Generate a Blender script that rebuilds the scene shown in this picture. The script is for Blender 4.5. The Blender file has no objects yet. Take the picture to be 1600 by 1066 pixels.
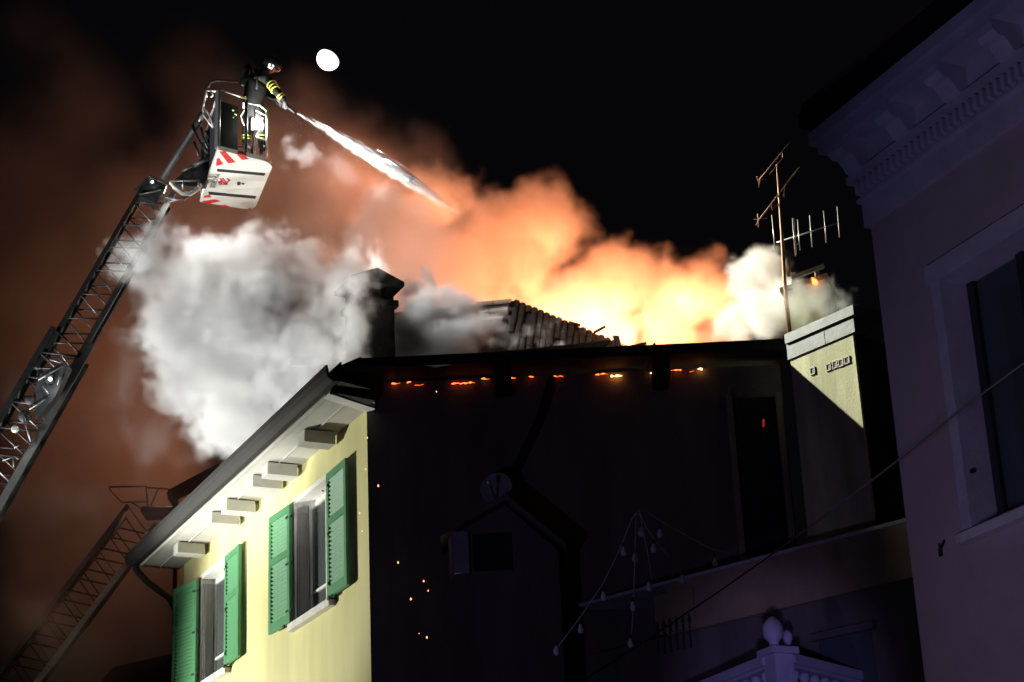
import bpy, math, random
from mathutils import Vector, Matrix
V = Vector
random.seed(7)
sc = bpy.context.scene
COL = sc.collection

# ------------------------------------------------------------------ camera
FPX = 3032.0
PITCH, ROLL = math.radians(20.9), math.radians(2.63)
CAM = V((0, 0, 1.7))
CF = V((0, math.cos(PITCH), math.sin(PITCH)))
CU0 = V((0, -math.sin(PITCH), math.cos(PITCH)))
CR0 = V((1, 0, 0))
CU = CU0 * math.cos(ROLL) + CR0 * math.sin(ROLL)
CR = CR0 * math.cos(ROLL) - CU0 * math.sin(ROLL)
cd = bpy.data.cameras.new('camera')
cam = bpy.data.objects.new('camera', cd)
COL.objects.link(cam)
cd.sensor_width = 36.0
cd.lens = 36.0 * FPX / 1600.0
cd.clip_start = 0.1
cd.clip_end = 3000
cam.matrix_world = Matrix(((CR.x, CU.x, -CF.x, CAM.x), (CR.y, CU.y, -CF.y, CAM.y), (CR.z, CU.z, -CF.z, CAM.z), (0, 0, 0, 1)))
sc.camera = cam

def ray(x, y): return CF * FPX + CR * (x - 800) - CU * (y - 533)
def at(x, y, Y):
    d = ray(x, y); return CAM + d * (Y / d.y)
def atz(x, y, Z):
    d = ray(x, y); return CAM + d * ((Z - CAM.z) / d.z)
def onp(x, y, p, n):
    d = ray(x, y); return CAM + d * ((p - CAM).dot(n) / d.dot(n))

# ------------------------------------------------------------------ night sky, moonlight, exposure
w = bpy.data.worlds.new("World"); sc.world = w; w.use_nodes = True
bg = w.node_tree.nodes['Background']
bg.inputs[0].default_value = (0.0016, 0.0016, 0.0021, 1); bg.inputs[1].default_value = 1.0
sc.view_settings.view_transform = 'Standard'; sc.view_settings.look = 'None'
sc.view_settings.exposure = 0; sc.view_settings.gamma = 1
sc.view_settings.use_curve_mapping = False
cy = sc.cycles
cy.use_denoising = True
try: cy.denoiser = 'OPENIMAGEDENOISE'
except Exception: pass
cy.max_bounces = 6; cy.diffuse_bounces = 2; cy.glossy_bounces = 2; cy.transmission_bounces = 4
cy.volume_bounces = 3; cy.transparent_max_bounces = 16
cy.volume_step_rate = 4.0; cy.volume_max_steps = 256
cy.sample_clamp_indirect = 4.0
cy.caustics_reflective = False; cy.caustics_refractive = False
cy.use_adaptive_sampling = True; cy.adaptive_threshold = 0.02

def lamp(name, kind, loc, color, watts, aim=None, radius=0.1, cone=None, blend=0.4):
    l = bpy.data.lights.new(name, kind); l.color = color; l.energy = watts
    if kind != 'SUN': l.shadow_soft_size = radius
    o = bpy.data.objects.new(name, l); COL.objects.link(o); o.location = loc
    if aim is not None: o.rotation_euler = (V(aim) - V(loc)).to_track_quat('-Z', 'Y').to_euler()
    if cone: l.spot_size = math.radians(cone); l.spot_blend = blend
    return o
sun = lamp('moonlight', 'SUN', (0, 0, 50), (0.75, 0.85, 1.0), 0.002, aim=(5, -60, 0)); sun.data.angle = 0.01

FLOOD = (1.0, 1.0, 0.90)
# work lights on the fire engines standing in the street to the left
lamp('floodlight_facade', 'SPOT', (-11.2, 28.7, 5.4), FLOOD, 5000, aim=(-3.75, 27.8, 8.2), radius=0.25, cone=57, blend=0.55)
lamp('floodlight_front', 'SPOT', (-9.5, 19.0, 2.6), (1, 1, 0.97), 8500, aim=(-4.1, 28.5, 13.0), radius=0.3, cone=29, blend=0.6)
lamp('floodlight_smoke', 'SPOT', (-14.5, 24.9, 4.5), (1, 1, 0.97), 9500, aim=(-4.6, 28.3, 13.8), radius=0.3, cone=47, blend=1.0)
lamp('floodlight_cage', 'SPOT', (-9.0, 21.5, 2.8), (0.97, 1, 0.90), 1500, aim=(-4.5, 28.0, 15.4), radius=0.2, cone=13, blend=0.5)
# light mounted in the rescue cage
BL = at(401, 190, 27.50)
lamp('cage_worklight_beam', 'SPOT', BL, (1.0, 1.0, 0.84), 15000, aim=BL + V((7.3, -2.0, -3.3)), radius=0.05, cone=45, blend=0.12)
lamp('cage_worklight_jet', 'SPOT', BL + V((0, -.02, .05)), (1.0, 1.0, 0.95), 3600, aim=BL + V((3.4, 0.7, -2.1)), radius=0.06, cone=56, blend=0.7)
lamp('cage_worklight_spill', 'POINT', BL, (1.0, 1.0, 0.88), 120, radius=0.06)
lamp('ladder_head_beam', 'SPOT', at(241, 285, 28.25), (1, 1, 0.95), 430, aim=at(440, 430, 28.3), radius=0.05, cone=95, blend=1.0)
# the fire burning inside the roof
FC = (1.0, 0.30, 0.12)
for fx, fy, fY, fp in ((800, 500, 31.4, 330), (870, 500, 31.6, 420), (935, 515, 31.0, 520), (1000, 515, 31.0, 420), (1070, 490, 31.0, 330), (1145, 490, 30.7, 230)):
    lamp('fire_glow', 'POINT', at(fx, fy, fY), FC, fp, radius=0.45)
lamp('fire_glow_middle', 'POINT', at(850, 400, 32.9), FC, 340, radius=0.5)
lamp('smoke_fill_left', 'POINT', at(660, 390, 34.3), (1.0, .33, .15), 400, radius=0.5)  # orange fill added in the smoke to spread the glow leftwards
lamp('smoke_fill_rear', 'POINT', at(500, 420, 35.7), (1.0, .50, .31), 170, radius=0.6)  # fill added to tint the drifting smoke, no fire burns there
lamp('smoke_fill_high', 'POINT', at(610, 290, 36.3), (1.0, .33, .17), 300, radius=0.6)  # fill added high in the smoke, away from the fire
# blue emergency lights turning in the street in front
lamp('blue_light', 'SPOT', (-1.0, 6.0, 2.0), (0.38, 0.36, 1.0), 250, aim=(5.0, 10.8, 5.6), radius=0.2, cone=58, blend=0.5)
lamp('palace_fill', 'SPOT', (-1.5, 5.5, 1.2), (0.86, 0.64, 0.72), 115, aim=(4.6, 10.6, 4.2), radius=0.3, cone=54, blend=0.6)  # pinkish fill added to light the palace wall
lamp('blue_light_low', 'SPOT', (0.4, 4.0, 1.5), (0.34, 0.28, 1.0), 2000, aim=(2.6, 20.0, 5.4), radius=0.2, cone=9, blend=0.8)
lamp('blue_light_wall', 'SPOT', (-5.0, 8.0, 1.5), (0.42, 0.36, 1.0), 330, aim=(0.6, 24.0, 7.6), radius=0.2, cone=38, blend=0.8)

# ------------------------------------------------------------------ helpers
WO = {}
def setp(o, label=None, cat=None, group=None, kind=None):
    if label: o['label'] = label
    if cat: o['category'] = cat
    if group: o['group'] = group
    if kind: o['kind'] = kind
    return o
def thing(name, label, cat, loc=(0, 0, 0), group=None):
    o = bpy.data.objects.new(name, None); COL.objects.link(o); o.location = loc
    o.empty_display_size = 0.2
    WO[o.name] = V(loc); return setp(o, label, cat, group)
def link(name, me, parent=None, loc=None, rot=None):
    o = bpy.data.objects.new(name, me); COL.objects.link(o)
    base = V((0, 0, 0))
    if parent is not None: o.parent = parent; base = WO[parent.name]
    l = V(loc) if loc is not None else V((0, 0, 0))
    o.location = l - base
    if rot is not None: o.rotation_euler = rot
    WO[o.name] = l
    return o

class MB:
    def __init__(s): s.v = []; s.f = []; s.m = []; s.sm = []; s.mi = 0
    def add(s, vs, fs, smooth=False):
        b = len(s.v); s.v += [tuple(p) for p in vs]
        for f in fs: s.f.append(tuple(b + i for i in f)); s.m.append(s.mi); s.sm.append(smooth)
        return s
    def quad(s, *p): return s.add(p, [tuple(range(len(p)))])
    def box(s, c, ax, ay, az):
        c, ax, ay, az = V(c), V(ax), V(ay), V(az)
        if ax.cross(ay).dot(az) < 0: ax = -ax
        vs = [c + ax * i + ay * j + az * k for k in (-1, 1) for j in (-1, 1) for i in (-1, 1)]
        return s.add(vs, [(0, 2, 3, 1), (4, 5, 7, 6), (0, 1, 5, 4), (2, 6, 7, 3), (0, 4, 6, 2), (1, 3, 7, 5)])
    def bar(s, a, b, w, h, up=(0, 0, 1)):
        a, b = V(a), V(b); d = b - a; L = d.length; d = d / L
        x = d.cross(V(up))
        if x.length < 1e-4: x = d.cross(V((1, 0, 0)))
        x.normalize(); y = x.cross(d)
        return s.box((a + b) / 2, x * w / 2, d * L / 2, y * h / 2)
    def prism(s, poly, ext):
        n = len(poly); e = V(ext); p = [V(q) for q in poly]
        nrm = V((0, 0, 0))
        for i in range(n): nrm += p[i].cross(p[(i + 1) % n])
        if nrm.dot(e) > 0: p = p[::-1]
        vs = p + [q + e for q in p]
        fs = [tuple(range(n)), tuple(range(2 * n - 1, n - 1, -1))] + [(i, i + n, (i + 1) % n + n, (i + 1) % n) for i in range(n)]
        return s.add(vs, fs)
    def tube(s, pts, r, n=8, cap=True):
        pts = [V(p) for p in pts]; rs = r if isinstance(r, (list, tuple)) else [r] * len(pts)
        vs = []; fs = []; ref = None
        for i, p in enumerate(pts):
            d = (pts[min(i + 1, len(pts) - 1)] - pts[max(i - 1, 0)]).normalized()
            if ref is None:
                ref = d.cross(V((0, 0, 1)))
                if ref.length < 1e-3: ref = d.cross(V((1, 0, 0)))
            x = (ref - d * ref.dot(d)).normalized(); ref = x; y = d.cross(x)
            vs += [p + (x * math.cos(2 * math.pi * k / n) + y * math.sin(2 * math.pi * k / n)) * rs[i] for k in range(n)]
        for i in range(len(pts) - 1):
            for k in range(n):
                a = i * n + k; b = i * n + (k + 1) % n
                fs.append((a, b, b + n, a + n))
        if cap: fs.append(tuple(range(n - 1, -1, -1))); fs.append(tuple(range(len(vs) - n, len(vs))))
        return s.add(vs, fs, True)
    def lathe(s, c, prof, n=16, axis=(0, 0, 1)):
        c = V(c); a = V(axis).normalized()
        x = a.cross(V((0, 1, 0)));
        if x.length < 1e-3: x = a.cross(V((1, 0, 0)))
        x.normalize(); y = a.cross(x)
        vs = []; fs = []
        for r, z in prof:
            vs += [c + a * z + (x * math.cos(2 * math.pi * k / n) + y * math.sin(2 * math.pi * k / n)) * max(r, 1e-4) for k in range(n)]
        for i in range(len(prof) - 1):
            for k in range(n):
                p = i * n + k; q = i * n + (k + 1) % n
                fs.append((p, q, q + n, p + n))
        fs.append(tuple(range(n - 1, -1, -1))); fs.append(tuple(range(len(vs) - n, len(vs))))
        return s.add(vs, fs, True)
    def mesh(s, name, *mats):
        me = bpy.data.meshes.new(name); me.from_pydata(s.v, [], s.f)
        for m in mats: me.materials.append(m)
        for p, mi, sm in zip(me.polygons, s.m, s.sm): p.material_index = mi; p.use_smooth = sm
        me.update(); return me
    def build(s, name, mat, parent=None, **k):
        ms = mat if isinstance(mat, (list, tuple)) else [mat]
        o = link(name, s.mesh(name, *ms), parent); return setp(o, **k)

def mat(name, col, rough=0.7, var=0.25, scale=3.0, bump=0.15, bscale=None, metal=0.0, emit=None, streak=False):
    m = bpy.data.materials.new(name); m.use_nodes = True; nt = m.node_tree; N = nt.nodes; L = nt.links.new
    p = N['Principled BSDF']; p.inputs['Roughness'].default_value = rough; p.inputs['Metallic'].default_value = metal
    tc = N.new('ShaderNodeTexCoord')
    src = tc.outputs['Object']
    if streak:
        mp = N.new('ShaderNodeMapping'); mp.inputs['Scale'].default_value = (1, 1, 0.18); L(src, mp.inputs[0]); s2 = mp.outputs[0]
    else: s2 = src
    nz = N.new('ShaderNodeTexNoise'); nz.inputs['Scale'].default_value = scale; nz.inputs['Detail'].default_value = 6; nz.inputs['Roughness'].default_value = 0.62
    L(s2, nz.inputs['Vector'])
    rp = N.new('ShaderNodeValToRGB'); e = rp.color_ramp.elements
    e[0].position = 0.3; e[1].position = 0.7
    e[0].color = (*[c * (1 - var) for c in col], 1); e[1].color = (*[min(1, c * (1 + var * 0.5)) for c in col], 1)
    L(nz.outputs['Fac'], rp.inputs[0]); L(rp.outputs[0], p.inputs['Base Color'])
    if bump:
        n2 = N.new('ShaderNodeTexNoise'); n2.inputs['Scale'].default_value = bscale or scale * 14; n2.inputs['Detail'].default_value = 5
        L(src, n2.inputs['Vector'])
        b = N.new('ShaderNodeBump'); b.inputs['Strength'].default_value = bump; b.inputs['Distance'].default_value = 0.02
        L(n2.outputs['Fac'], b.inputs['Height']); L(b.outputs[0], p.inputs['Normal'])
    if emit:
        p.inputs['Emission Color'].default_value = (*emit[0], 1); p.inputs['Emission Strength'].default_value = emit[1]
    return m

M = dict(
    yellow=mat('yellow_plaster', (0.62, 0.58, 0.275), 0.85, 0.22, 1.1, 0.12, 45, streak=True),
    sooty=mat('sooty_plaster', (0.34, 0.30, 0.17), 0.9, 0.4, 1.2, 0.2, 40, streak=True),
    gable=mat('dark_gable_render', (0.17, 0.155, 0.115), 0.9, 0.45, 1.6, 0.25, 40, streak=True),  # plain dark plaster tone with streaky variation
    soot=mat('soot_and_shade_black', (0.035, 0.032, 0.03), 0.95, 0.4, 5, 0.3, 40),
    eave=mat('off_white_eave_paint', (0.43, 0.42, 0.38), 0.85, 0.14, 2.5, 0.1, 50),
    white=mat('white_render', (0.70, 0.69, 0.64), 0.8, 0.14, 2.5, 0.1, 50),
    frame=mat('white_window_paint', (0.74, 0.74, 0.68), 0.45, 0.06, 5, 0.03),
    stone=mat('pale_stone', (0.62, 0.60, 0.55), 0.8, 0.22, 5, 0.2, 60),
    beam=mat('weathered_beam', (0.34, 0.31, 0.24), 0.8, 0.3, 9, 0.2),
    green=mat('green_shutter_paint', (0.078, 0.26, 0.115), 0.5, 0.16, 6, 0.06, 60),
    gutter=mat('dark_gutter_metal', (0.014, 0.013, 0.012), 0.8, 0.3, 4, 0.05),
    iron=mat('black_iron', (0.03, 0.03, 0.03), 0.5, 0.3, 20, 0.1),
    jamb=mat('grey_jamb_shade', (0.30, 0.29, 0.29), 0.6, 0.12, 8, 0.05),
    tile=mat('clay_roof_tile', (0.16, 0.085, 0.055), 0.85, 0.4, 12, 0.3, 60),
    tilegrey=mat('sooty_roof_tile', (0.05, 0.043, 0.04), 0.8, 0.4, 10, 0.3, 60),
    char=mat('charred_wood', (0.022, 0.02, 0.019), 0.9, 0.5, 9, 0.5, 40),
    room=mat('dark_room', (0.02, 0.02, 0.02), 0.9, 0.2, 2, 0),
    curtain=mat('pale_curtain', (0.5, 0.52, 0.5), 0.9, 0.15, 3, 0.05),
    flash=mat('zinc_flashing', (0.19, 0.20, 0.20), 0.42, 0.25, 4, 0.08, 20, metal=0.25),
    parapet=mat('stained_parapet_render', (0.70, 0.69, 0.42), 0.85, 0.38, 2.6, 0.2, 40, streak=True),
    steel=mat('galvanised_steel', (0.20, 0.205, 0.21), 0.42, 0.25, 9, 0.06, metal=0.55),
    steeldark=mat('dark_ladder_steel', (0.05, 0.05, 0.053), 0.45, 0.35, 8, 0.08, metal=0.5),
    rubber=mat('black_rubber', (0.02, 0.02, 0.021), 0.6, 0.2, 20, 0.05),
    rust=mat('rusty_antenna_tube', (0.34, 0.17, 0.10), 0.6, 0.35, 14, 0.1, metal=0.3),
    alu=mat('aluminium_rod', (0.6, 0.6, 0.57), 0.4, 0.15, 14, 0.02, metal=0.5),
    cagewhite=mat('cage_white_panel', (0.70, 0.72, 0.66), 0.5, 0.10, 4, 0.04),
    red=mat('red_warning_film', (0.55, 0.03, 0.035), 0.45, 0.12, 9, 0.02),
    ink=mat('black_print', (0.03, 0.03, 0.03), 0.6, 0.1, 9, 0),
    darkpanel=mat('dark_cage_panel', (0.028, 0.03, 0.036), 0.5, 0.2, 3, 0.03),
    uniform=mat('navy_turnout_cloth', (0.007, 0.0075, 0.010), 0.9, 0.35, 18, 0.4, 30),
    reflect=mat('lime_reflective_band', (0.62, 0.78, 0.10), 0.4, 0.15, 30, 0.05),
    helmet=mat('dark_helmet_shell', (0.02, 0.021, 0.018), 0.3, 0.2, 8, 0.02),
    skin=mat('skin', (0.42, 0.26, 0.19), 0.6, 0.1, 20, 0.05),
    glove=mat('grey_glove', (0.10, 0.10, 0.11), 0.8, 0.3, 30, 0.2),
    pink=mat('pink_render', (0.50, 0.40, 0.38), 0.85, 0.15, 2.2, 0.12, 50),
    cornice=mat('pale_cornice_stone', (0.55, 0.53, 0.55), 0.8, 0.2, 4, 0.15, 50),
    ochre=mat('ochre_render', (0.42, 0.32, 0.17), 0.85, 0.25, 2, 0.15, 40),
    grey=mat('grey_render', (0.36, 0.35, 0.36), 0.85, 0.25, 2, 0.12, 40),
    cable=mat('grey_cable', (0.16, 0.15, 0.14), 0.6, 0.15, 10, 0),
    cord=mat('pale_cord', (0.62, 0.60, 0.58), 0.6, 0.15, 10, 0),
    bulb=mat('clear_bulb', (0.75, 0.75, 0.75), 0.12, 0.05, 10, 0),
    asphalt=mat('asphalt', (0.05, 0.05, 0.05), 0.85, 0.3, 1.5, 0.3, 50),
    ember=mat('glowing_ember', (0.1, 0.02, 0.01), 0.8, 0.1, 20, 0, emit=((1.0, 0.12, 0.02), 5.5)),
    emberhot=mat('bright_ember', (0.1, 0.02, 0.01), 0.8, 0.1, 20, 0, emit=((1.0, 0.32, 0.08), 16.0)),
    spark=mat('flying_spark', (0.1, 0.02, 0.01), 0.8, 0.1, 20, 0, emit=((1.0, 0.24, 0.10), 6.0)),
    lampon=mat('lit_lamp_glass', (0.9, 0.9, 0.9), 0.3, 0.02, 9, 0, emit=((1.0, 1.0, 0.9), 30.0)),
    lampsmall=mat('lit_lamp_and_glint', (0.9, 0.9, 0.9), 0.3, 0.02, 9, 0, emit=((0.95, 1.0, 1.0), 5.0)),
    water=mat('white_water', (0.90, 0.90, 0.91), 0.35, 0.05, 9, 0),
)
def glass_mat(name, tint):
    m = bpy.data.materials.new(name); m.use_nodes = True; nt = m.node_tree; N = nt.nodes; L = nt.links.new
    p = N['Principled BSDF']; p.inputs['Base Color'].default_value = (*tint, 1); p.inputs['Roughness'].default_value = 0.06
    t = N.new('ShaderNodeBsdfTransparent'); mx = N.new('ShaderNodeMixShader')
    nz = N.new('ShaderNodeTexNoise'); nz.inputs['Scale'].default_value = 2.5
    mr = N.new('ShaderNodeMapRange'); mr.inputs['To Min'].default_value = 0.35; mr.inputs['To Max'].default_value = 0.6
    L(nz.outputs['Fac'], mr.inputs['Value']); L(mr.outputs[0], mx.inputs[0]); L(t.outputs[0], mx.inputs[1]); L(p.outputs[0], mx.inputs[2])
    L(mx.outputs[0], N['Material Output'].inputs['Surface']); return m
M['glass'] = glass_mat('window_glass', (0.12, 0.14, 0.14))

# ------------------------------------------------------------------ setting: ground
MB().quad(V((-400, -200, 0)), V((400, -200, 0)), V((400, 1500, 0)), V((-400, 1500, 0))).build('street', M['asphalt'], kind='structure')

# ------------------------------------------------------------------ yellow house
P0 = V((-1.94, 24.0, 0.0))
a_ = math.radians(26.3)
D1 = V((-math.sin(a_), math.cos(a_), 0)); N1 = V((-math.cos(a_), -math.sin(a_), 0)); UP = V((0, 0, 1))
def FP(s, o, z): return P0 + D1 * s + N1 * o + UP * z
SL, ZW, ZD = 8.35, 10.0, 10.34
house = thing('yellow_house', 'yellow plastered house with green shutters, white eaves and its roof on fire', 'house', P0)
WIN = [(1.30, 2.80), (5.80, 7.30)]; Z0, Z1, RV = 7.77, 9.50, 0.20
mb = MB()
def wallrect(s0, s1, z0, z1): mb.quad(FP(s0, 0, z0), FP(s0, 0, z1), FP(s1, 0, z1), FP(s1, 0, z0))
ss = [0, WIN[0][0], WIN[0][1], WIN[1][0], WIN[1][1], SL]
for i in range(5):
    if i % 2 == 0: wallrect(ss[i], ss[i + 1], 0, ZW)
    else: wallrect(ss[i], ss[i + 1], 0, Z0); wallrect(ss[i], ss[i + 1], Z1, ZW)
BRc = V((3.5, 34.5, 0)); Lc = FP(SL, 0, 0); BLc = V((-3.6, 35.5, 0)); FRc = V((3.5, 24.0, 0))
mb.quad(FP(0, 0, ZW), P0 + UP * ZD, FRc + UP * ZD, FRc + UP * ZW) if False else None
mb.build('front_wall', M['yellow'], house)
mb = MB()
mb.quad(P0, FRc, FRc + UP * (ZD + .02), P0 + UP * (ZD + .02))
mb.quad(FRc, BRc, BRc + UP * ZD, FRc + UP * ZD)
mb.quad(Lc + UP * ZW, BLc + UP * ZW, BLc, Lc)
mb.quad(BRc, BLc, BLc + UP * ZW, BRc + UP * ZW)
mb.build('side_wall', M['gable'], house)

def ftube(pts): return [FP(*p) for p in pts]
slat_me = None
def shutter(s_h, sgn, ang):
    """a louvred shutter hinged at s_h, opening away along sgn*D1, swung ang out from the wall"""
    global slat_me
    W, H, T = 0.77, Z1 - Z0 - 0.02, 0.045
    u = (D1 * sgn * math.cos(ang) + N1 * math.sin(ang)); n = u.cross(UP)
    if n.dot(N1) < 0: n = -n
    o0 = FP(s_h, 0.07, Z0 + 0.01)
    def q(a, b, c=0): return o0 + u * a + UP * b + n * c
    m = MB(); fw = 0.085
    for a in (fw / 2, W - fw / 2): m.box(q(a, H / 2), u * fw / 2, n * T / 2, UP * H / 2)
    for b, h in ((0.07, 0.14), (H - 0.05, 0.10), (H * 0.60, 0.10)):
        m.box(q(W / 2, b), u * (W / 2 - fw - 0.001), n * T / 2 * 0.96, UP * h / 2)
    sh = m.build('shutter', M['green'], house)
    if slat_me is None:
        sm = MB(); sm.box((0, 0, 0), (W / 2 - fw - 0.002, 0, 0), (0, 0.027 * math.cos(0.8), -0.027 * math.sin(0.8)), (0, 0.004 * math.sin(0.75), 0.004 * math.cos(0.75)))
        slat_me = sm.mesh('slat', M['green'])
    rot = Matrix((( -n.cross(UP).x, n.x, 0), (-n.cross(UP).y, n.y, 0), (0, 0, 1))).to_euler()
    for z0, z1 in ((0.14, H * 0.60 - 0.05), (H * 0.60 + 0.05, H - 0.10)):
        k = int((z1 - z0) / 0.056)
        for i in range(k):
            link('slat', slat_me, sh, q(W / 2, z0 + (z1 - z0) * (i + 0.5) / k), rot)
    for b in (0.18, H * 0.5, H - 0.18): MB().bar(q(-0.03, b, 0.0), q(0.10, b, 0.03), 0.02, 0.035).build('hinge', M['iron'], sh)
    ct = MB(); e = q(W * 0.16, -0.03, 0.02)
    ct.bar(e - n * 0.12, e + n * 0.03, 0.025, 0.02); ct.bar(e + n * 0.03 - u * 0.02, e + n * 0.03 + u * 0.05, 0.02, 0.05)
    ct.build('shutter_catch', M['iron'], sh)
    return sh
for wi, (s0, s1) in enumerate(WIN):
    m = MB()   # reveal lining
    e = 0.004
    def wq(s, o, z): return FP(s, o, z)
    wf = MB()
    o0, o1 = 0.0, -RV
    wf.quad(wq(s0, o0, Z1), wq(s1, o0, Z1), wq(s1, o1, Z1), wq(s0, o1, Z1))
    wf.quad(wq(s0, o0, Z0), wq(s0, o0, Z1), wq(s0, o1, Z1), wq(s0, o1, Z0))
    wf.quad(wq(s1, o0, Z1), wq(s1, o0, Z0), wq(s1, o1, Z0), wq(s1, o1, Z1))
    # thin painted border on the wall face round the opening
    wf.box(FP((s0 + s1) / 2, 0.006, Z1 + 0.035), D1 * ((s1 - s0) / 2 + .05), N1 * 0.006, UP * 0.035)
    wf.box(FP(s0 - 0.025, 0.006, (Z0 + Z1) / 2), D1 * .025, N1 * 0.006, UP * (Z1 - Z0) / 2)
    wf.box(FP(s1 + 0.025, 0.006, (Z0 + Z1) / 2), D1 * .025, N1 * 0.006, UP * (Z1 - Z0) / 2)
    win = wf.build('window', M['white'], house)
    MB().box(FP((s0 + s1) / 2, -0.10, Z0 - 0.05), D1 * ((s1 - s0) / 2 + 0.08), N1 * 0.20, UP * 0.05).build('sill', M['stone'], win)
    # grey slabs whose colour stands in for the unlit far jamb
    lf = MB()
    lf.box(FP(s1 - 0.022, -0.10, (Z0 + Z1) / 2 - .03), D1 * 0.018, N1 * 0.078, UP * ((Z1 - Z0) / 2 - .05))
    lf.box(FP(s1 - 0.048, -0.09, (Z0 + Z1) / 2 - .03), D1 * 0.006, N1 * 0.045, UP * ((Z1 - Z0) / 2 - .12))
    lf.build('jamb_shade_slab', M['jamb'], win)
    fr = MB(); c = (s0 + s1) / 2
    for s in (s0 + 0.035, s1 - 0.035, c - 0.035, c + 0.035): fr.box(FP(s, -RV - 0.03, (Z0 + Z1) / 2), D1 * 0.033, N1 * 0.03, UP * (Z1 - Z0) / 2)
    for z in (Z0 + 0.05, Z1 - 0.045): fr.box(FP(c, -RV - 0.03, z), D1 * ((s1 - s0) / 2 - .07), N1 * 0.027, UP * 0.045)
    fr.build('window_frame', M['frame'], win)
    # glazing bars
    gb = MB()
    for z in (Z0 + 0.42,):
        gb.box(FP(s0 + .07 + (c - s0 - .14) / 2 + .0, -RV - 0.028, z), D1 * ((c - s0) / 2 - .08), N1 * 0.02, UP * 0.018)
        gb.box(FP(c + .035 + (s1 - c - .07) / 2, -RV - 0.028, z), D1 * ((s1 - c) / 2 - .08), N1 * 0.02, UP * 0.018)
    gb.build('glazing_bar', M['frame'], win)
    for sa, sb in ((s0 + 0.07, c - 0.07), (c + 0.07, s1 - 0.07)):
        MB().box(FP((sa + sb) / 2, -RV - 0.035, (Z0 + Z1) / 2), D1 * (sb - sa) / 2, N1 * 0.004, UP * ((Z1 - Z0) / 2 - .09)).build('pane', M['glass'], win)
    cu = MB(); pr = []
    for i in range(41):
        s = s0 + (s1 - s0) * i / 40; pr.append((s, -RV - 0.16 - 0.03 * math.sin(i * 1.3)))
    for i in range(40):
        if 16 < i < 25: continue
        cu.quad(FP(pr[i][0], pr[i][1], Z0), FP(pr[i][0], pr[i][1], Z1), FP(pr[i + 1][0], pr[i + 1][1], Z1), FP(pr[i + 1][0], pr[i + 1][1], Z0))
    cu.build('curtain', M['curtain'], win)
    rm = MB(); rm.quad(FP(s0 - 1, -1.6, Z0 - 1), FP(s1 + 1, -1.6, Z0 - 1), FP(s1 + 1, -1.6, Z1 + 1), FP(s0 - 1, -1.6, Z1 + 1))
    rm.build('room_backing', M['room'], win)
    bt = MB(); bt.lathe(FP(c, -0.14, Z1 - 0.02), [(0.014, 0), (0.014, 0.02)], 8); bt.build('lintel_hook', M['iron'], win)
    if wi == 0: shutter(s0, -1, 0.02); shutter(s1, 1, 0.06)
    else: shutter(s0, -1, 0.03); shutter(s1, 1, 0.22)

# eaves of the street front
OV = 0.70
sf = MB(); sf.box(FP(SL / 2 - 0.0, OV / 2, ZW + 0.05), D1 * (SL / 2 + 0.30), N1 * (OV / 2), UP * 0.05)
sf.box(FP(SL / 2, OV - 0.02, ZW + 0.0), D1 * (SL / 2 + 0.30), N1 * 0.02, UP * 0.028)
sf.box(FP(SL / 2 - 0.0, OV * .5, ZW - 0.012), D1 * (SL / 2 + 0.30), N1 * 0.004, UP * 0.012)
sf.build('soffit', M['eave'], house)
for q in [(503, 685), (443, 735), (417, 755), (375, 791), (351, 811), (295, 857)]:
    p = atz(q[0], q[1], ZW - 0.08) - P0; s = p.dot(D1)
    MB().box(FP(s, 0.30, ZW - 0.105 + random.uniform(-.005, .005)), D1 * 0.13, N1 * 0.22, UP * 0.085).build('rafter_tail', M['eave'], house)
g = MB()
prof = [(OV + 0.005, 0.18), (OV + 0.005, -0.02), (OV + 0.04, -0.075), (OV + 0.12, -0.085), (OV + 0.19, -0.04), (OV + 0.215, 0.04), (OV + 0.215, 0.12), (OV + .19, .12), (OV + .17, .0), (OV + .08, -.05), (OV + .025, .01), (OV + .025, .18)]
g.prism([FP(-0.95, o, ZW + 0.06 + z) for o, z in prof], D1 * (SL + 0.95 + 0.32))
g.build('gutter', M['gutter'], house)
dp = MB()
dp.tube(ftube([(SL + .2, OV + .07, ZW + .03), (SL + .2, OV + .06, ZW - .08), (SL + .17, OV - .15, ZW - .3), (SL + .12, .2, ZW - .55), (SL + .10, .10, ZW - .75), (SL + .1, .09, ZW - 1.2), (SL + .1, .09, 0.1)]), 0.055, 10)
for z in (9.0, 7.0, 4.0): dp.lathe(FP(SL + .1, .09, z), [(0.055, 0), (0.068, 0.005), (0.068, 0.05), (0.055, 0.055)], 10)
dp.build('downpipe', M['gutter'], house)

# roof: low slope over the street front, thin verge over the dark side
roof = MB()
e0, e1 = FP(-0.9, OV + 0.10, ZW + 0.16), FP(SL + 0.32, OV + 0.10, ZW + 0.16)
r0, r1 = FP(-0.2, -3.6, ZW + 1.35), FP(SL - .2, -3.6, ZW + 1.35)
roof.prism([e0, e1, r1, r0], UP * -0.05)
rf = roof.build('roof', M['tilegrey'], house)
vg = MB()
EV = 0.60
A = V((-2.36, 22.9, ZW + 0.07)); B = V((-1.97, 24 - EV, ZD + 0.17)); C_ = V((3.52, 24 - EV, ZD + 0.17))
A2 = V((-1.93, 22.95, ZW - .02)); B2 = V((-1.75, 24 - EV, ZD + .0)); C2 = V((3.52, 24 - EV, ZD + 0.0))
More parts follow.
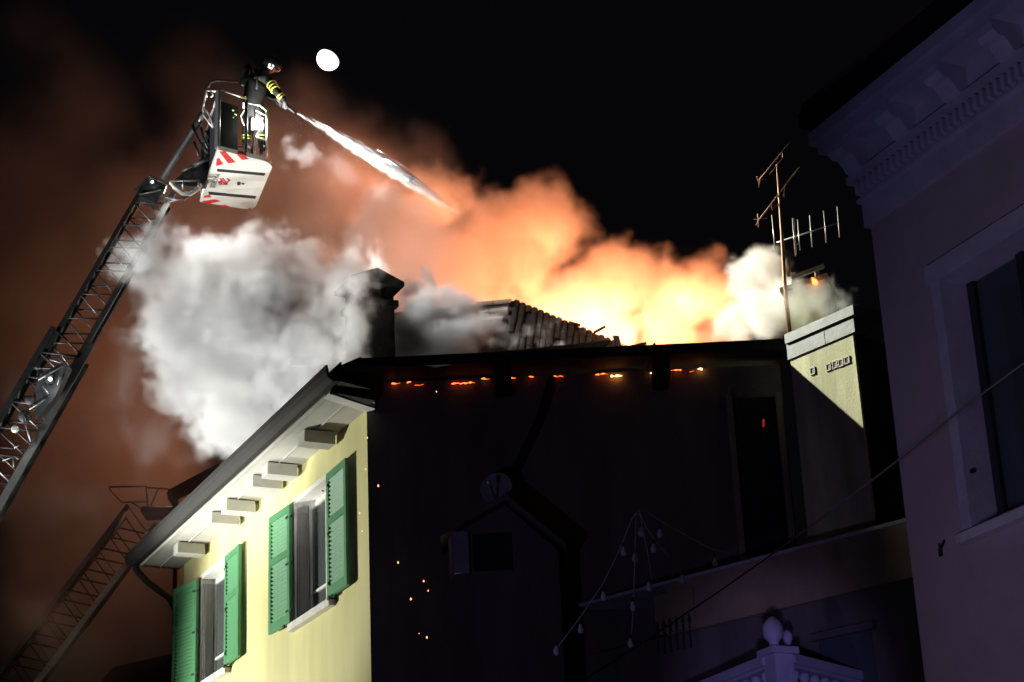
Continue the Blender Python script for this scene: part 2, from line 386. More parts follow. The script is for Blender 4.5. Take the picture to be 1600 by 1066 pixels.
# verge fascia slab, soffit and the sloping end of the roof
vg.prism([V((-2.0, 23.4, ZD + 0.015)), V((3.52, 23.4, ZD + 0.015)), V((3.50, 23.4, ZD + 0.13)), V((-1.97, 23.4, ZD + 0.13))], V((0, 0.85, 0.09)))
vg.prism([e0, FP(-.9, OV + .1, ZW + .02), V((-1.80, 23.42, ZW + 0.06)), V((-1.80, 23.42, ZD + 0.10)), V((-1.97, 23.42, ZD + .18))], V((0.0, 0.5, 0.05)))
vg.box((0.76, 23.44, ZD + 0.125), (2.72, 0, 0), (0, 0.055, 0), (0, 0, 0.025))
vgo = vg.build('verge_board', M['char'], house)
# small uneven tiles along the top of the verge
tm = MB(); tp = []
for k in range(7):
    t = math.pi * k / 6; tp.append(V((0.085 * math.cos(t), 0, 0.055 * math.sin(t))))
for k in range(5, 0, -1):
    t = math.pi * k / 6; tp.append(V((0.07 * math.cos(t), 0, 0.042 * math.sin(t))))
tm.prism(tp, V((0, 0.42, 0)))
tile_me = tm.mesh('tile', M['tile'])
for i in range(26):
    x = -1.85 + i * 0.205
    link('tile', tile_me, vgo, (x, 23.47 + random.uniform(-.03, .03), ZD + 0.105 + random.uniform(-.012, .006)), (random.uniform(.05, .12), 0, random.uniform(-.08, .08)))
for px, py, n_ in ((787, 612, 0.11), (1033, 600, 0.10)):
    p = at(px, py, 23.75)
    MB().box((p.x, 23.68, ZD - 0.13), (n_, 0, 0), (0, 0.31, 0), (0, 0, 0.13)).build('rafter_tail', M['char'], house)
# white rendered end lip of the eave at the corner
lip = MB(); lip.prism([FP(-0.50, OV, ZW - .03), FP(-0.50, OV, ZW + .05), V((-1.82, 23.9, ZW + .05)), V((-1.82, 23.9, ZW - .03))], D1 * 0.2)
lip.build('eave_return', M['white'], house)
MB().prism([FP(-.9, OV + .08, ZW + .08), FP(-.52, OV, ZW - .01), V((-1.80, 23.6, ZW - .02)), V((-1.80, 23.6, ZW + .25)), FP(-.7, OV, ZW + .25)], D1 * 0.22).build('eave_end', M['char'], house)
# slanting rainwater pipe on the dark side
pp = MB(); pp.tube([at(862, 590, 23.85), at(845, 650, 23.9), at(800, 745, 23.9), at(795, 775, 23.9)], 0.055, 8); pp.build('rainwater_pipe', M['gutter'], house)
# flat dark panel painted as the shade in a window recess
rc = MB(); p = at(1142, 612, 23.97); q_ = at(1212, 640, 23.97)
rc.box((p.x * .5 + q_.x * .5, 23.97, 8.6), ((q_.x - p.x) / 2, 0, 0), (0, .02, 0), (0, 0, 1.3)); rc.build('recess_shade_panel', M['char'], house)
rc = MB(); rc.box((p.x - .04, 23.95, 8.6), (0.04, 0, 0), (0, .05, 0), (0, 0, 1.34)); rc.box((q_.x + .04, 23.95, 8.6), (0.04, 0, 0), (0, .05, 0), (0, 0, 1.34))
rc.build('opening_frame', M['sooty'], house)

# burning upper roof: a hip of clay tiles with a broken edge
T0 = at(805, 470, 30); RL = V((-3.2, 30.5, T0.z + .02)); RR = T0 + (at(975, 540, 30) - T0) * 1.45
HF = at(788, 560, 28.2); LF = V((-3.4, 27.6, HF.z - .1)); RF = V((3.4, 28.6, RR.z - .1)); BK = V((0.5, 33.0, 12.2))
ur = MB(); th_ = V((0, 0, -0.08))
ur.prism([T0, HF, RR], th_)
uro = ur.build('burning_roof', M['char'], house)
lf = MB(); lf.prism([T0, RL, LF, HF], th_); lf.build('upper_roof', M['tilegrey'], house)
bk = MB(); bk.prism([RL, T0, RR, V((1.2, 32.5, 12.0)), V((-3.2, 32.5, 12.0))], th_); bk.build('rear_roof', M['char'], house)
nrm = (HF - T0).cross(RR - T0).normalized()
if nrm.y > 0: nrm = -nrm
dn = (HF - T0).normalized(); cr = (RR - T0)
def tmat(dirv, n):
    y = dirv.normalized(); z = (n - y * n.dot(y)).normalized(); x = y.cross(z)
    return Matrix(((x.x, y.x, z.x), (x.y, y.y, z.y), (x.z, y.z, z.z))).to_euler()
ed = cr.length
k = 0
burnt_me = tile_me.copy(); burnt_me.materials[0] = mat('burnt_tile', (.010, .008, .007), .95, .5, 12, .3)
for i in range(26):
    f = (i + 0.3) / 26.0
    p = T0 + cr * f
    fall = (HF - T0) * (1 - f)
    cols = max(1, int(fall.length / 0.27))
    for j in range(cols):
        if random.random() < 0.05: continue
        o_ = link('tile', burnt_me, uro, p + fall * ((j + .05) / max(cols, 1)) + nrm * random.uniform(-.004, .008), tmat(dn + V((random.uniform(-.008, .008), 0, random.uniform(.0, .03))), nrm)); o_.scale = (.60, .72, .6)
# broken bits standing up from the roof edge
for f, ang, L in ((0.50, 0.5, 0.22), (0.72, 0.2, 0.30), (0.83, 0.9, 0.24), (0.34, -.3, 0.2)):
    p = T0 + cr * f
    d = V((math.cos(ang), 0, math.sin(ang)))
    MB().bar(p + V((0, -.02, 0.0)), p + d * L, 0.05, 0.035).build('broken_batten', M['char'], house)
bs = at(965, 533, 29.9); MB().box(bs, (0.055, 0.02, 0.0), (0.01, 0.03, 0), (-0.02, 0, 0.09)).build('broken_tile', M['flash'], house)
n2 = (T0 - RL).cross(LF - RL).normalized()
if n2.y > 0: n2 = -n2
for j in range(3):
    for i in range(2):
        st = T0 + (RL - T0) * (0.015 + i * .09 + j * .012) + (HF - T0) * (0.09 + j * 0.15)
        dd = (LF - RL).normalized()
        MB().bar(st + n2 * .085, st + (RL - T0) * 0.085 + n2 * .085, 0.03, 0.24, up=dd).build('roof_board', M['beam'], house)
# embers glowing in the gap under the verge
for x0, x1, hot in ((612, 625, 0), (636, 642, 0), (648, 662, 0), (705, 742, 0), (752, 765, 0), (799, 806, 0), (826, 834, 0), (866, 880, 0), (955, 972, 1), (1016, 1026, 1), (1049, 1064, 0), (1078, 1084, 0), (1091, 1097, 1), (930, 950, 0)):
    yy = 598 - (x0 - 620) * 0.0405
    a = at(x0, yy, 23.94); b = at(x1, yy - (x1 - x0) * .04, 23.94)
    za = ZD - 0.012 - random.random() ** 2 * .05
    e_ = MB(); n = max(2, int((b.x - a.x) / 0.03)); pts = []; rr = []
    for i in range(n + 1):
        pts.append(V((a.x + (b.x - a.x) * i / n, 23.945 + random.uniform(-.01, .01), za + random.uniform(-.008, .008)))); rr.append(.001 + random.random() ** 2.5 * (.017 if hot else .012))
    e_.tube(pts, rr, 5)
    e_.build('ember', M['emberhot'] if hot else M['ember'], house)
em = MB(); p = at(1193, 661, 23.9); em.box(p, (.012, 0, 0), (0, .01, 0), (.005, 0, .05)); em.build('ember', mat('dull_ember', (.1, .02, .01), .8, .1, 9, 0, emit=((1, .08, .05), 0.25)), house)

# chimney on the house roof
def chim():
    c = at(578, 520, 27.0); W = 0.285
    ch = thing('house_chimney', 'dark square chimney with a gabled cap, half wrapped in white smoke', 'chimney', (c.x, c.y, 10.6))
    ax = D1 * W; ay = N1 * W
    zb, zc = 10.9, at(583, 487, 27.0).z
    m = MB(); m.box((c.x, c.y, (zb + zc) / 2), ax, ay, UP * (zc - zb) / 2); m.build('stack', M['soot'], ch)
    m = MB(); m.box((c.x, c.y, zc + 0.05), ax * 1.18, ay * 1.18, UP * 0.05); m.build('collar', M['soot'], ch)
    zt = at(583, 455, 27.0).z
    for i in (-1, 1):
        for j in (-1, 1):
            m = MB(); m.box(V((c.x, c.y, (zc + .1 + zt) / 2)) + ax * .78 * i + ay * .78 * j, ax * .2, ay * .2, UP * (zt - zc - .1) / 2); m.build('cap_pillar', M['soot'], ch)
    MB().box((c.x, c.y, (zc + .1 + zt) / 2), ax * .5, ay * .5, UP * (zt - zc - .1) / 2).build('flue', M['char'], ch)
    zp = at(575, 432, 27.0).z; zs = zt + .0
    m = MB(); g1 = V((c.x, c.y, 0))
    bx = D1 * W * 1.25; by = N1 * W * 1.5
    vs = [g1 - bx - by + UP * zs, g1 - bx + by + UP * zs, g1 + bx + by + UP * zs, g1 + bx - by + UP * zs]
    vs2 = [p + UP * .07 for p in vs]
    rd = [g1 - bx + UP * zp, g1 + bx + UP * zp]
    m.add(vs + vs2 + rd, [(0, 1, 2, 3), (0, 4, 5, 1), (1, 5, 6, 2), (2, 6, 7, 3), (3, 7, 4, 0), (4, 8, 5), (6, 9, 7), (5, 8, 9, 6), (7, 9, 8, 4)])
    m.build('cap', M['soot'], ch)
chim()

# satellite dish on the side wall
dsh = thing('satellite_dish', 'pale round satellite dish on the dark side wall of the burning house', 'satellite dish', at(775, 762, 23.6))
cdi = at(775, 762, 23.55); ax_ = V((-0.25, -1, 0.18)).normalized()
m = MB(); m.lathe(cdi, [(0.02, 0.05), (0.10, 0.048), (0.17, 0.03), (0.205, 0.0), (0.212, 0.004), (0.205, 0.012), (0.17, 0.042), (0.10, .06), (.02, .064)], 24, axis=-ax_); m.build('dish', M['grey'], dsh)
m = MB(); m.tube([cdi - ax_ * .05, V((cdi.x, 23.98, cdi.z - .05))], .02, 8); m.tube([cdi + V((0, 0, -.2)), cdi + ax_ * .28 + V((0, 0, -.08))], .010, 6); m.build('arm', M['steeldark'], dsh)
m = MB(); m.tube([cdi + ax_ * .26 + V((0, 0, -.08)), cdi + ax_ * .33 + V((0, 0, -.07))], .03, 8); m.build('receiver', M['grey'], dsh)

# sparks
SPK = 'sparks drifting in front of the burning house'
DW, YW = 'spark in front of the dark side wall', 'spark in front of the yellow wall'
for (px, py, r, lab) in [(682, 612, 1, 'topmost ' + DW + ', close below the ember line'), (574, 684, 1, 'tiny spark at the top of the yellow wall corner'), (591, 759, 1.5, 'lone red ' + DW + ', just right of the yellow corner'),
                    (622, 879, 1.3, 'single ' + DW + ', level with the window sill'), (662, 908, 1.3, 'upper ' + DW + ' in the group of three'), (669, 923, 1, 'rightmost ' + DW + ' in the group of three'),
                    (642, 936, 1.5, 'lower left ' + DW + ' in the group of three'), (667, 996, 1.4, 'lowest bright ' + DW + ', below the group of three'), (571, 733, 1, 'tiny spark on the corner edge beside the right shutter top'),
                    (562, 802, .9, 'upper tiny ' + YW + ' beside the right shutter'), (566, 830, .9, 'lower tiny ' + YW + ' beside the right shutter'), (655, 990, .6, 'faintest tiny ' + DW + ', left of the lowest one')]:
    p = at(px, py, 23.3); m = MB(); rr = 0.0065 * r
    m.lathe(p - UP * rr * 1.6, [(0, 0), (rr * .8, rr * .6), (rr, rr * 1.4), (rr * .6, rr * 2.4), (0, rr * 3.2)], 6)
    m.build('spark', M['spark'], None, label=lab, cat='spark', group=SPK)

# rear wing of the house (seen past the left end of the eave)
rw = thing('rear_wing', 'small yellow rear wing with a dark sloping roof behind the long eave', 'house wing', (-6.6, 34, 0))
p = at(300, 775, 33.5)
MB().box((p.x + 1.5, 35.2, p.z / 2 - .05), (1.75, 0, 0), (0, 1.7, 0), (0, 0, p.z / 2 + .1)).build('wall', M['yellow'], rw)
a, b = at(262, 766, 33.2), at(345, 722, 33.2)
d = (b - a).normalized()
MB().prism([a, a + d * 3.2, a + d * 3.2 + UP * -.22, a + UP * -.16], V((0, 3.6, 0))).build('roof', M['char'], rw)
MB().tube([a + V((.02, -.04, -.06)), a + V((.12, 0.2, -.22)), a + V((.13, .2, -3))], .04, 8).build('downpipe', M['gutter'], rw)

# ------------------------------------------------------------------ parapet wall and rooftop stack on the right
WD = V((0.62, -0.785, 0)).normalized(); WN = V((-0.785, -0.62, 0)).normalized()
Q0 = V((3.50, 23.03, 0)); WL = 1.07
def WP(t, o, z): return Q0 + WD * t + WN * o + UP * z
zt = onp(1335, 512, Q0, WN).z
pw = thing('parapet_wall', 'floodlit pale yellow end wall with vent slots and a grey metal coping', 'wall', Q0)
m = MB(); m.box(WP(WL / 2, -0.02, (zt - .0) / 2), WD * WL / 2, WN * 0.02, UP * zt / 2); m.build('wall', M['parapet'], pw)
m = MB(); m.box(WP(WL / 2 - .01, -0.92, (zt - .01) / 2), WD * (WL / 2 - .012), WN * 0.879, UP * (zt - .01) / 2); m.build('rear_wall', M['soot'], pw)  # black colour stands in for the unlit flank of the wall
za, zb_ = onp(1231, 536, Q0, WN).z, zt
m = MB()
m.prism([WP(-0.03, 0.015, zt - .06), WP(WL + .05, 0.015, zt - .06), WP(WL + .05, 0.015, zt + .15), WP(-0.03, 0.015, zt + .15)], WN * -1.9)
m.prism([WP(-0.03, 0.035, zt + .153), WP(WL + .08, 0.035, zt + .153), WP(WL + .08, 0.035, zt + .28), WP(-0.03, 0.035, zt + .28)], WN * -2.0)
m.build('coping', M['flash'], pw)
for i in range(1): MB().box(WP(0.62, 0.016, zt + .045), WD * .004, WN * .002, UP * .10).build('coping_seam', M['flash'], pw)
for (px, py) in [(1295, 574), (1305, 570), (1314.5, 567), (1324, 563), (1270, 580)]:
    p = onp(px, py, Q0, WN) - Q0
    t, z = p.dot(WD), p.z
    v = MB()
    for dt, dz, w_, h_ in ((-.036, 0, .006, .042), (.036, 0, .006, .042), (0, .042, .042, .006), (0, -.042, .042, .006)):
        v.box(WP(t + dt, 0.006, z + dz), WD * w_, WN * .006, UP * h_)
    vo = v.build('vent', M['white'], pw)
    MB().box(WP(t, 0.003, z), WD * .030, WN * .002, UP * .036).build('vent_mesh', M['sooty'], vo)
# stack behind it
c = at(1258, 480, 24.6)
st = thing('rooftop_stack', 'short pale yellow stack with a slanting slab, half hidden by smoke above the metal coping', 'chimney', (c.x, c.y, zt))
a1 = at(1228, 500, 24.6); a2 = at(1286, 452, 24.6)
ztop = at(1286, 446, 24.6).z
m = MB(); m.prism([V((a1.x, 24.6, 10.9)), V((a2.x, 24.35, 10.9)), V((a2.x, 24.35, ztop)), V((a1.x, 24.6, ztop - .08))], V((0.25, 0.7, 0))); m.build('stack', M['parapet'], st)
m = MB(); m.prism([V((a1.x - .05, 24.57, ztop - .075)), V((a2.x + .02, 24.3, ztop + .005)), V((a2.x + .02, 24.3, ztop + .06)), V((a1.x - .05, 24.57, ztop - .02))], V((0.3, 0.8, 0))); m.build('slab', M['beam'], st)
s1, s2 = at(1236, 435, 24.5), at(1287, 416, 24.4)
m = MB(); m.bar(s1, s2, 0.05, 0.35, up=(0, 1, .3)); m.build('tilted_slab', M['beam'], st)
for px in (1240, 1278): MB().box(V((at(px, 440, 24.6).x, 24.6, ztop + .08)), (.03, 0, 0), (0, .03, 0), (0, 0, .12)).build('slab_post', M['beam'], st)
fl = at(1272, 439, 24.35)
m = MB(); m.lathe(fl - V((-.03, 0, .06)), [(0, 0), (.03, .02), (.04, .05), (.025, .09), (.0, .13)], 10, axis=(-.5, 0, 1)); m.build('red_glow', mat('red_glow', (.1, .02, .01), .8, .1, 9, 0, emit=((1, .22, .05), 4.0)), st)  # glowing shape put in for a red spot lit by the fire

# ------------------------------------------------------------------ TV antenna
an = thing('tv_antenna', 'tall television antenna mast with two rusty yagis and one bright aluminium yagi', 'antenna', at(1226, 440, 24.5))
AY = 24.5
mt = [at(1226, 440, AY), at(1222, 370, AY), at(1218, 310, AY), at(1214, 258, AY)]
MB().tube([V((mt[0].x, AY, 10.9))] + mt, [.028, .026, .024, .02, .016], 8).build('mast', M['rust'], an)
MB().tube([at(1233, 432, AY), at(1232.5, 406, AY)], .025, 8).build('mast_stub', M['rust'], an)
def boom(p0, p1, dy0, dy1, r, mt_):
    a, b = at(*p0, AY + dy0), at(*p1, AY + dy1)
    return MB().tube([a, b], r, 8).build('boom', mt_, an), a, b
b1, a, b = boom((1187, 281), (1233, 224), -.1, .1, .010, M['rust'])
MB().tube([at(1202, 273, AY - .04), at(1212, 261, AY), at(1223, 247, AY + .05), at(1223, 238, AY + .06)], .007, 6).build('bracket', M['rust'], b1)
d1_ = MB(); d1_.tube([at(1183, 276, AY - .2), at(1185, 282, AY - .1), at(1186, 289, AY)], .006, 6); d1_.tube([at(1190, 273, AY), at(1186, 292, AY)], .006, 6); d1_.tube([at(1196, 281, AY), at(1182, 280, AY)], .004, 6); d1_.build('dipole', M['rust'], b1)
b2, a, b = boom((1184, 346), (1249, 262), -.1, .1, .010, M['rust'])
MB().tube([at(1205, 320, AY), at(1206, 328, AY), at(1216, 319, AY), at(1225, 308, AY), at(1226, 294, AY)], .007, 6).build('bracket', M['rust'], b2)
d2_ = MB(); d2_.tube([at(1184, 334, AY - .1), at(1185, 355, AY + .1)], .007, 6); d2_.tube([at(1178, 343, AY), at(1198, 341, AY)], .004, 6); d2_.tube([at(1190, 336, AY), at(1181, 352, AY)], .004, 6); d2_.build('dipole', M['rust'], b2)
b3, a, b = boom((1214, 379), (1310, 348), .1, -.1, .011, M['alu'])
for (x0, y0, x1, y1) in ((1206, 336, 1211, 390), (1238, 341, 1243, 400), (1241, 341, 1244, 398), (1246, 343, 1250, 391), (1265, 337, 1269, 386), (1287, 330, 1291, 379), (1308, 323, 1312, 371)):
    MB().tube([at(x0, y0, AY), at(x1, y1, AY)], .0075, 6).build('element', M['alu'], b3)
MB().tube([at(1239, 372, AY - .05), at(1243, 383, AY - .05), at(1248, 381, AY - .05), at(1249, 371, AY - .05)], .005, 6).build('feed_loop', M['alu'], b3)

# ------------------------------------------------------------------ rescue cage
ZF = 15.41
def FZ(px, py, dz=0): return atz(px, py, ZF) + UP * dz
KA, KB, KC, KD = FZ(340.4, 233.9), FZ(428, 255), FZ(397, 329), FZ(312, 315.5)
def cz(x, y): return FZ(280 + x / 3.807, 60 + y / 3.807)      # detail of the floor panel
ctr = (KA + KB + KC + KD) / 4
cage = thing('rescue_cage', 'white and steel rescue cage with red warning stripes at the ladder tip', 'rescue cage', ctr)
E1 = (KB - KA).normalized(); E2 = (KD - KA); E2 = (E2 - E1 * E2.dot(E1)).normalized()
def rc_(p, a, b, k=5):  # rounded corner
    return [p + (a - p) * .16 * (1 - math.sin(t)) + (b - p) * .09 * (1 - math.cos(t)) for t in [math.pi / 2 * i / k for i in range(k + 1)]]
outline = [KA] + rc_(KB, KA, KC) + rc_(KC, KB, KD)[::1] + [KD]
outline = [KA]
for i in range(6):
    t = math.pi / 2 * i / 5
    outline.append(KB + (KA - KB) * .22 * (1 - math.sin(t)) + (KC - KB) * .10 * (1 - math.cos(t)))
for i in range(6):
    t = math.pi / 2 * i / 5
    outline.append(KC + (KB - KC) * .10 * (1 - math.sin(t)) + (KD - KC) * .22 * (1 - math.cos(t)))
outline.append(KD)
fl = MB(); fl.prism(outline, UP * 0.07); flo = fl.build('floor_panel', M['cagewhite'], cage)
def flat(poly, name, mt_, t=0.004): return MB().prism([cz(*p) - UP * 0.001 for p in poly], UP * -t).build(name, mt_, flo)
for poly in ([(238, 672), (272, 670), (335, 736), (290, 742)], [(222, 716), (236, 710), (262, 748), (220, 758)], [(338, 684), (382, 690), (412, 717), (374, 722)],
             [(148, 936), (180, 930), (192, 944), (142, 948)], [(132, 968), (215, 958), (246, 968), (170, 984)], [(228, 996), (272, 990), (300, 1000), (280, 1004)]):
    flat(poly, 'warning_stripe', M['red'])
for poly in ([(225, 776), (512, 802), (506, 814), (226, 789)], [(174, 912), (458, 938), (452, 951), (176, 926)]):
    MB().prism([cz(*p) + UP * .003 for p in poly], UP * -.015).build('rubber_strip', M['rubber'], flo)
for poly in ([(232, 862), (243, 846), (246, 858), (240, 868)], [(243, 836), (262, 828), (300, 866), (292, 872), (262, 840)], [(240, 870), (290, 838), (298, 842), (252, 872)], [(262, 852), (282, 832), (298, 848), (290, 850), (282, 842), (268, 858)]):
    pass
LG = [((243, 832), (272, 868)), ((258, 830), (286, 868)), ((272, 868), (300, 842)), ((236, 868), (288, 868)), ((246, 846), (252, 866)), ((286, 832), (300, 846))]
lg = MB()
for a, b in LG: lg.bar(cz(*a) - UP * .004, cz(*b) - UP * .004, .026, .004)
lg.build('triangle_emblem', M['red'], flo)
lk = MB(); lk.bar(cz(234, 852) - UP * .004, cz(242, 862) - UP * .004, .03, .004); lk.build('emblem_point', M['ink'], flo)
lk = MB(); lk.lathe(cz(379, 864) - UP * .01, [(0, 0), (.028, .002), (.028, .012)], 12); lk.build('drain_plug', M['ink'], flo)
lk = MB()
for i in range(3): lk.bar(cz(349 + i * 7, 853) - UP * .003, cz(347 + i * 7, 873) - UP * .003, .018, .003)
lk.build('small_print', M['ink'], flo)
for q in ((536, 728), (548, 752), (418, 1010)): MB().lathe(cz(*q) - UP * .008, [(0, 0), (.014, .001), (.014, .01)], 10).build('floor_bolt', M['ink'], flo)
# lettering as flat print on the underside
tx = bpy.data.curves.new('lettering', 'FONT'); tx.body = 'MAGIRUS'; tx.extrude = 0.001; tx.align_x = 'CENTER'; tx.align_y = 'CENTER'
tx.materials.append(M['ink'])
p0, p1 = cz(228, 802), cz(192, 892)
xd = (p1 - p0); tl = xd.length; xd.normalize(); tz = V((0, 0, -1)); yd = tz.cross(xd)
tx.size = tl / 4.6 * 1.0
to = bpy.data.objects.new('lettering', tx); COL.objects.link(to); to.parent = flo
tmid = (p0 + p1) / 2 - UP * 0.004
to.matrix_local = Matrix(((xd.x, yd.x, tz.x, tmid.x), (xd.y, yd.y, tz.y, tmid.y), (xd.z, yd.z, tz.z, tmid.z), (0, 0, 0, 1)))
bpy.context.view_layer.update()
tme = bpy.data.meshes.new_from_object(to.evaluated_get(bpy.context.evaluated_depsgraph_get()))
tml = to.matrix_local.copy(); bpy.data.objects.remove(to); bpy.data.curves.remove(tx)
to = bpy.data.objects.new('lettering', tme); COL.objects.link(to); to.parent = flo; to.matrix_local = tml; setp(to, kind='stuff')
H_ = 1.08
top = UP * H_
NB = outline[3]; NC = outline[9]
pos = MB()
def post(p, r=0.02, z=H_, name='post', mt_=None): return MB().tube([p + UP * .05, p + UP * z], r, 8).build(name, mt_ or M['steel'], cage)
ins = lambda p, f: p + (ctr - p) * f
cA, cB, cC, cD = ins(KA, .04), ins(NB, .05), ins(NC, .05), ins(KD, .04)
for p in (cA, cC, cD): post(p, .022)
post(cB, .018, .98, mt_=M['alu'])
midAB = cA + (cB - cA) * .56
post(midAB, .026, 1.0, mt_=M['steeldark'])
post(cA + (cB - cA) * .74, .015, .95, mt_=M['alu'])
MB().tube([cA + top, midAB + UP * (H_ - .03)], .016, 8).build('top_rail', M['alu'], cage)
MB().tube([midAB + UP * .98, cA + (cB - cA) * .85 + UP * 1.0, cB + UP * .93, cB + UP * .80], .013, 8).build('top_rail', M['alu'], cage)
MB().tube([cA + (cB - cA) * .74 + UP * .90, cB + UP * .84], .010, 8).build('mid_rail', M['alu'], cage)
MB().tube([cA + (cB - cA) * .74 + UP * .42, cB + UP * .40], .012, 8).build('mid_rail', M['alu'], cage)
MB().tube([cB + UP * .98, cC + top, cD + top, cA + top], .018, 8).build('top_rail', M['steel'], cage)
MB().tube([cB + UP * .5, cC + UP * .52, cD + UP * .52], .013, 8).build('mid_rail', M['steel'], cage)
# dark solid panels: near door, far end and left flank
MB().box(cA + (midAB - cA) * .38 + UP * .50 + E2 * .05, (midAB - cA) * .36, E2 * .01, UP * .40).build('door_panel', M['darkpanel'], cage)
MB().box((cC + cD) / 2 + UP * .52, (cD - cC) * .48, E2 * .01, UP * .44).build('rear_panel', M['darkpanel'], cage)
MB().box((cA + cD) / 2 + UP * .50, (cD - cA) * .44, E1 * .01, UP * .42).build('side_panel', M['darkpanel'], cage)
MB().box(cA + UP * .55 - E1 * .03, E1 * .014, E2 * .06, UP * .5).build('corner_plate', M['steel'], cage)
g_ = MB()
for q, r in (((319 - 0, 172), .016), ((322, 178), .012), ((320, 183), .011)):
    g_.lathe(at(q[0] + 45, q[1], 27.0), [(r, 0), (r, .02)], 8, axis=(0, 1, 0))
g_.build('door_latch', M['reflect'], cage)
# tall work lamp
wl = MB(); wl.box(BL + V((0, .10, 0)), (.10, 0, 0), (0, .02, 0), (0, 0, .11)); wlo = wl.build('worklight', M['steeldark'], cage)
MB().box(BL + V((0, .074, 0.0)), (.085, 0, 0), (0, .004, 0), (0, 0, .095)).build('lamp_lens', M['lampon'], wlo)
MB().tube([BL + V((0, .12, -.1)), BL + V((0, .14, -.42))], .015, 8).build('lamp_stand', M['steel'], wlo)
# control box, wiring and small fittings inside
cb = MB(); p = at(383, 165, 27.6); cb.box(p, (.035, 0, 0), (0, .03, 0), (0, 0, .04)); cb.build('control_box', M['cagewhite'], cage)
MB().tube([at(392, 167, 27.6), at(412, 168, 27.6)], .008, 6).build('control_lever', M['alu'], cage)
MB().tube([at(383, 170, 27.6), at(376, 182, 27.6), at(379, 192, 27.6), at(386, 203, 27.6)], .009, 6).build('cable_loop', M['alu'], cage)
MB().tube([at(381, 155, 27.6), at(388, 147, 27.6), at(396, 143, 27.6)], .009, 6).build('cable_loop', M['reflect'], cage)
MB().box(at(408.5, 233, 27.25), (.028, 0, 0), (0, .02, 0), (0, 0, .085)).build('floor_valve', M['steeldark'], cage)
# side gate frame on the ladder side
gt = MB()
for pts in ([(339, 143), (322, 142), (320, 158), (317, 170), (318, 180), (333, 200)], [(322, 142), (323, 152)], [(318, 168), (328, 182), (334, 200)], [(331, 144), (332, 150), (329, 152)], [(317, 176), (311, 190)]):
    gt.tube([at(x, y, 27.6) for x, y in pts], .016, 8)
gt.build('side_gate', M['alu'], cage)
hb = MB(); hb.tube([at(326, 136, 27.7), at(328, 129, 27.8), at(340, 126, 27.8), at(372, 128, 27.9)], .022, 8); hb.build('hose_rail', M['rubber'], cage)
# pivot arm
pa = MB()
pa.prism([at(268, 285, 28.0), at(300, 258, 28.0), at(331, 240, 28.0), at(334, 250, 28.0), at(320, 290, 28.0), at(300, 292, 28.0)], V((0, .12, 0)))
pa.build('pivot_bracket', M['steeldark'], cage)
cy_ = MB(); cy_.tube([at(284, 268, 27.9), at(302, 259, 27.9)], .022, 8); cy_.tube([at(302, 259, 27.9), at(327, 247, 27.9)], .038, 8); cy_.build('hydraulic_cylinder', M['steel'], cage)
hs = MB(); hs.tube([at(267, 284, 27.85), at(272, 292, 27.85), at(284, 302, 27.85), at(298, 303, 27.85), at(309, 296, 27.85), at(313, 289, 27.9)], .034, 10); hs.build('white_hose', M['cagewhite'], cage)
fr_ = MB()
for pts in ([(267, 283), (310, 282)], [(287, 283), (286, 296)], [(310, 282), (312, 292)], [(258, 310), (290, 312)], [(262, 316), (295, 308)]): fr_.tube([at(x, y, 27.8) for x, y in pts], .016, 8)
fr_.build('hose_frame', M['steel'], cage)
jt = MB()
for pts in ([(300, 196), (308, 215), (318, 232), (326, 240)], [(314, 200), (317, 215), (325, 232)], [(322, 205), (330, 220), (331, 236)], [(303, 222), (311, 244)]): jt.tube([at(x, y, 27.9) for x, y in pts], .022, 8)
jt.box(at(329, 214, 28.0), (.04, 0, 0), (0, .05, 0), (0, 0, .12))
jt.build('tilt_linkage', M['steeldark'], cage)

# ------------------------------------------------------------------ ladders
def ladder(root, p_bot, p_top, width, depth, lat, bays, rail_r, mt_rail, mt_web, name):
    a = (p_top - p_bot); L = a.length; a.normalize()
    lat = (lat - a * lat.dot(a)).normalized(); dp_ = a.cross(lat).normalized()
    if dp_.y < 0: dp_ = -dp_
    r = {}
    for i, sx in enumerate((-1, 1)):
        for j, sy in enumerate((0, 1)):
            o = lat * sx * width / 2 + dp_ * depth * sy
            m = MB(); m.bar(p_bot + o, p_top + o, rail_r * 2 * (1.25 if sx > 0 else 1), rail_r * 2, up=dp_)
            m.build('rail', mt_rail if not (sx > 0 and sy == 0) else M['steel'], root)
    for sy in (0, 1):
        for k in range(bays):
            b0 = p_bot + a * L * k / bays + dp_ * depth * sy; b1 = p_bot + a * L * (k + 1) / bays + dp_ * depth * sy
            bm = (b0 + b1) / 2
            MB().tube([b0 - lat * width / 2, bm + lat * width / 2], rail_r * .42, 6).build('brace', mt_web, root)
            MB().tube([bm + lat * width / 2, b1 - lat * width / 2], rail_r * .36, 6).build('brace', M['steel'] if (sy == 0 and k % 2 == 0) else mt_web, root)
    nr_ = int(L / 0.30)
    for k in range(nr_):
        c0 = p_bot + a * L * (k + .5) / nr_ - lat * width / 2
        MB().tube([c0, c0 + dp_ * depth], .016, 6).build('rung', mt_web, root)
    return a, lat, dp_
lb, lt = at(-75, 850, 26.0), at(250, 292, 28.6)
lad = thing('aerial_ladder', 'long steel lattice ladder of the fire engine rising from lower left to the cage', 'fire ladder', lb)
LATV = CR * 0.86 - CU * 0.5
kn = lb + (lt - lb) * 0.50
a, lat, dp_ = ladder(lad, kn - (lt - kn).normalized() * .5, lt, 0.47, 0.42, LATV, 8, 0.033, M['steeldark'], M['steeldark'], 'inner')
ladder(lad, lb, kn + (lt - kn).normalized() * .25 - dp_ * 0.06, 0.62, 0.55, LATV, 8, 0.042, M['steeldark'], M['steeldark'], 'outer')
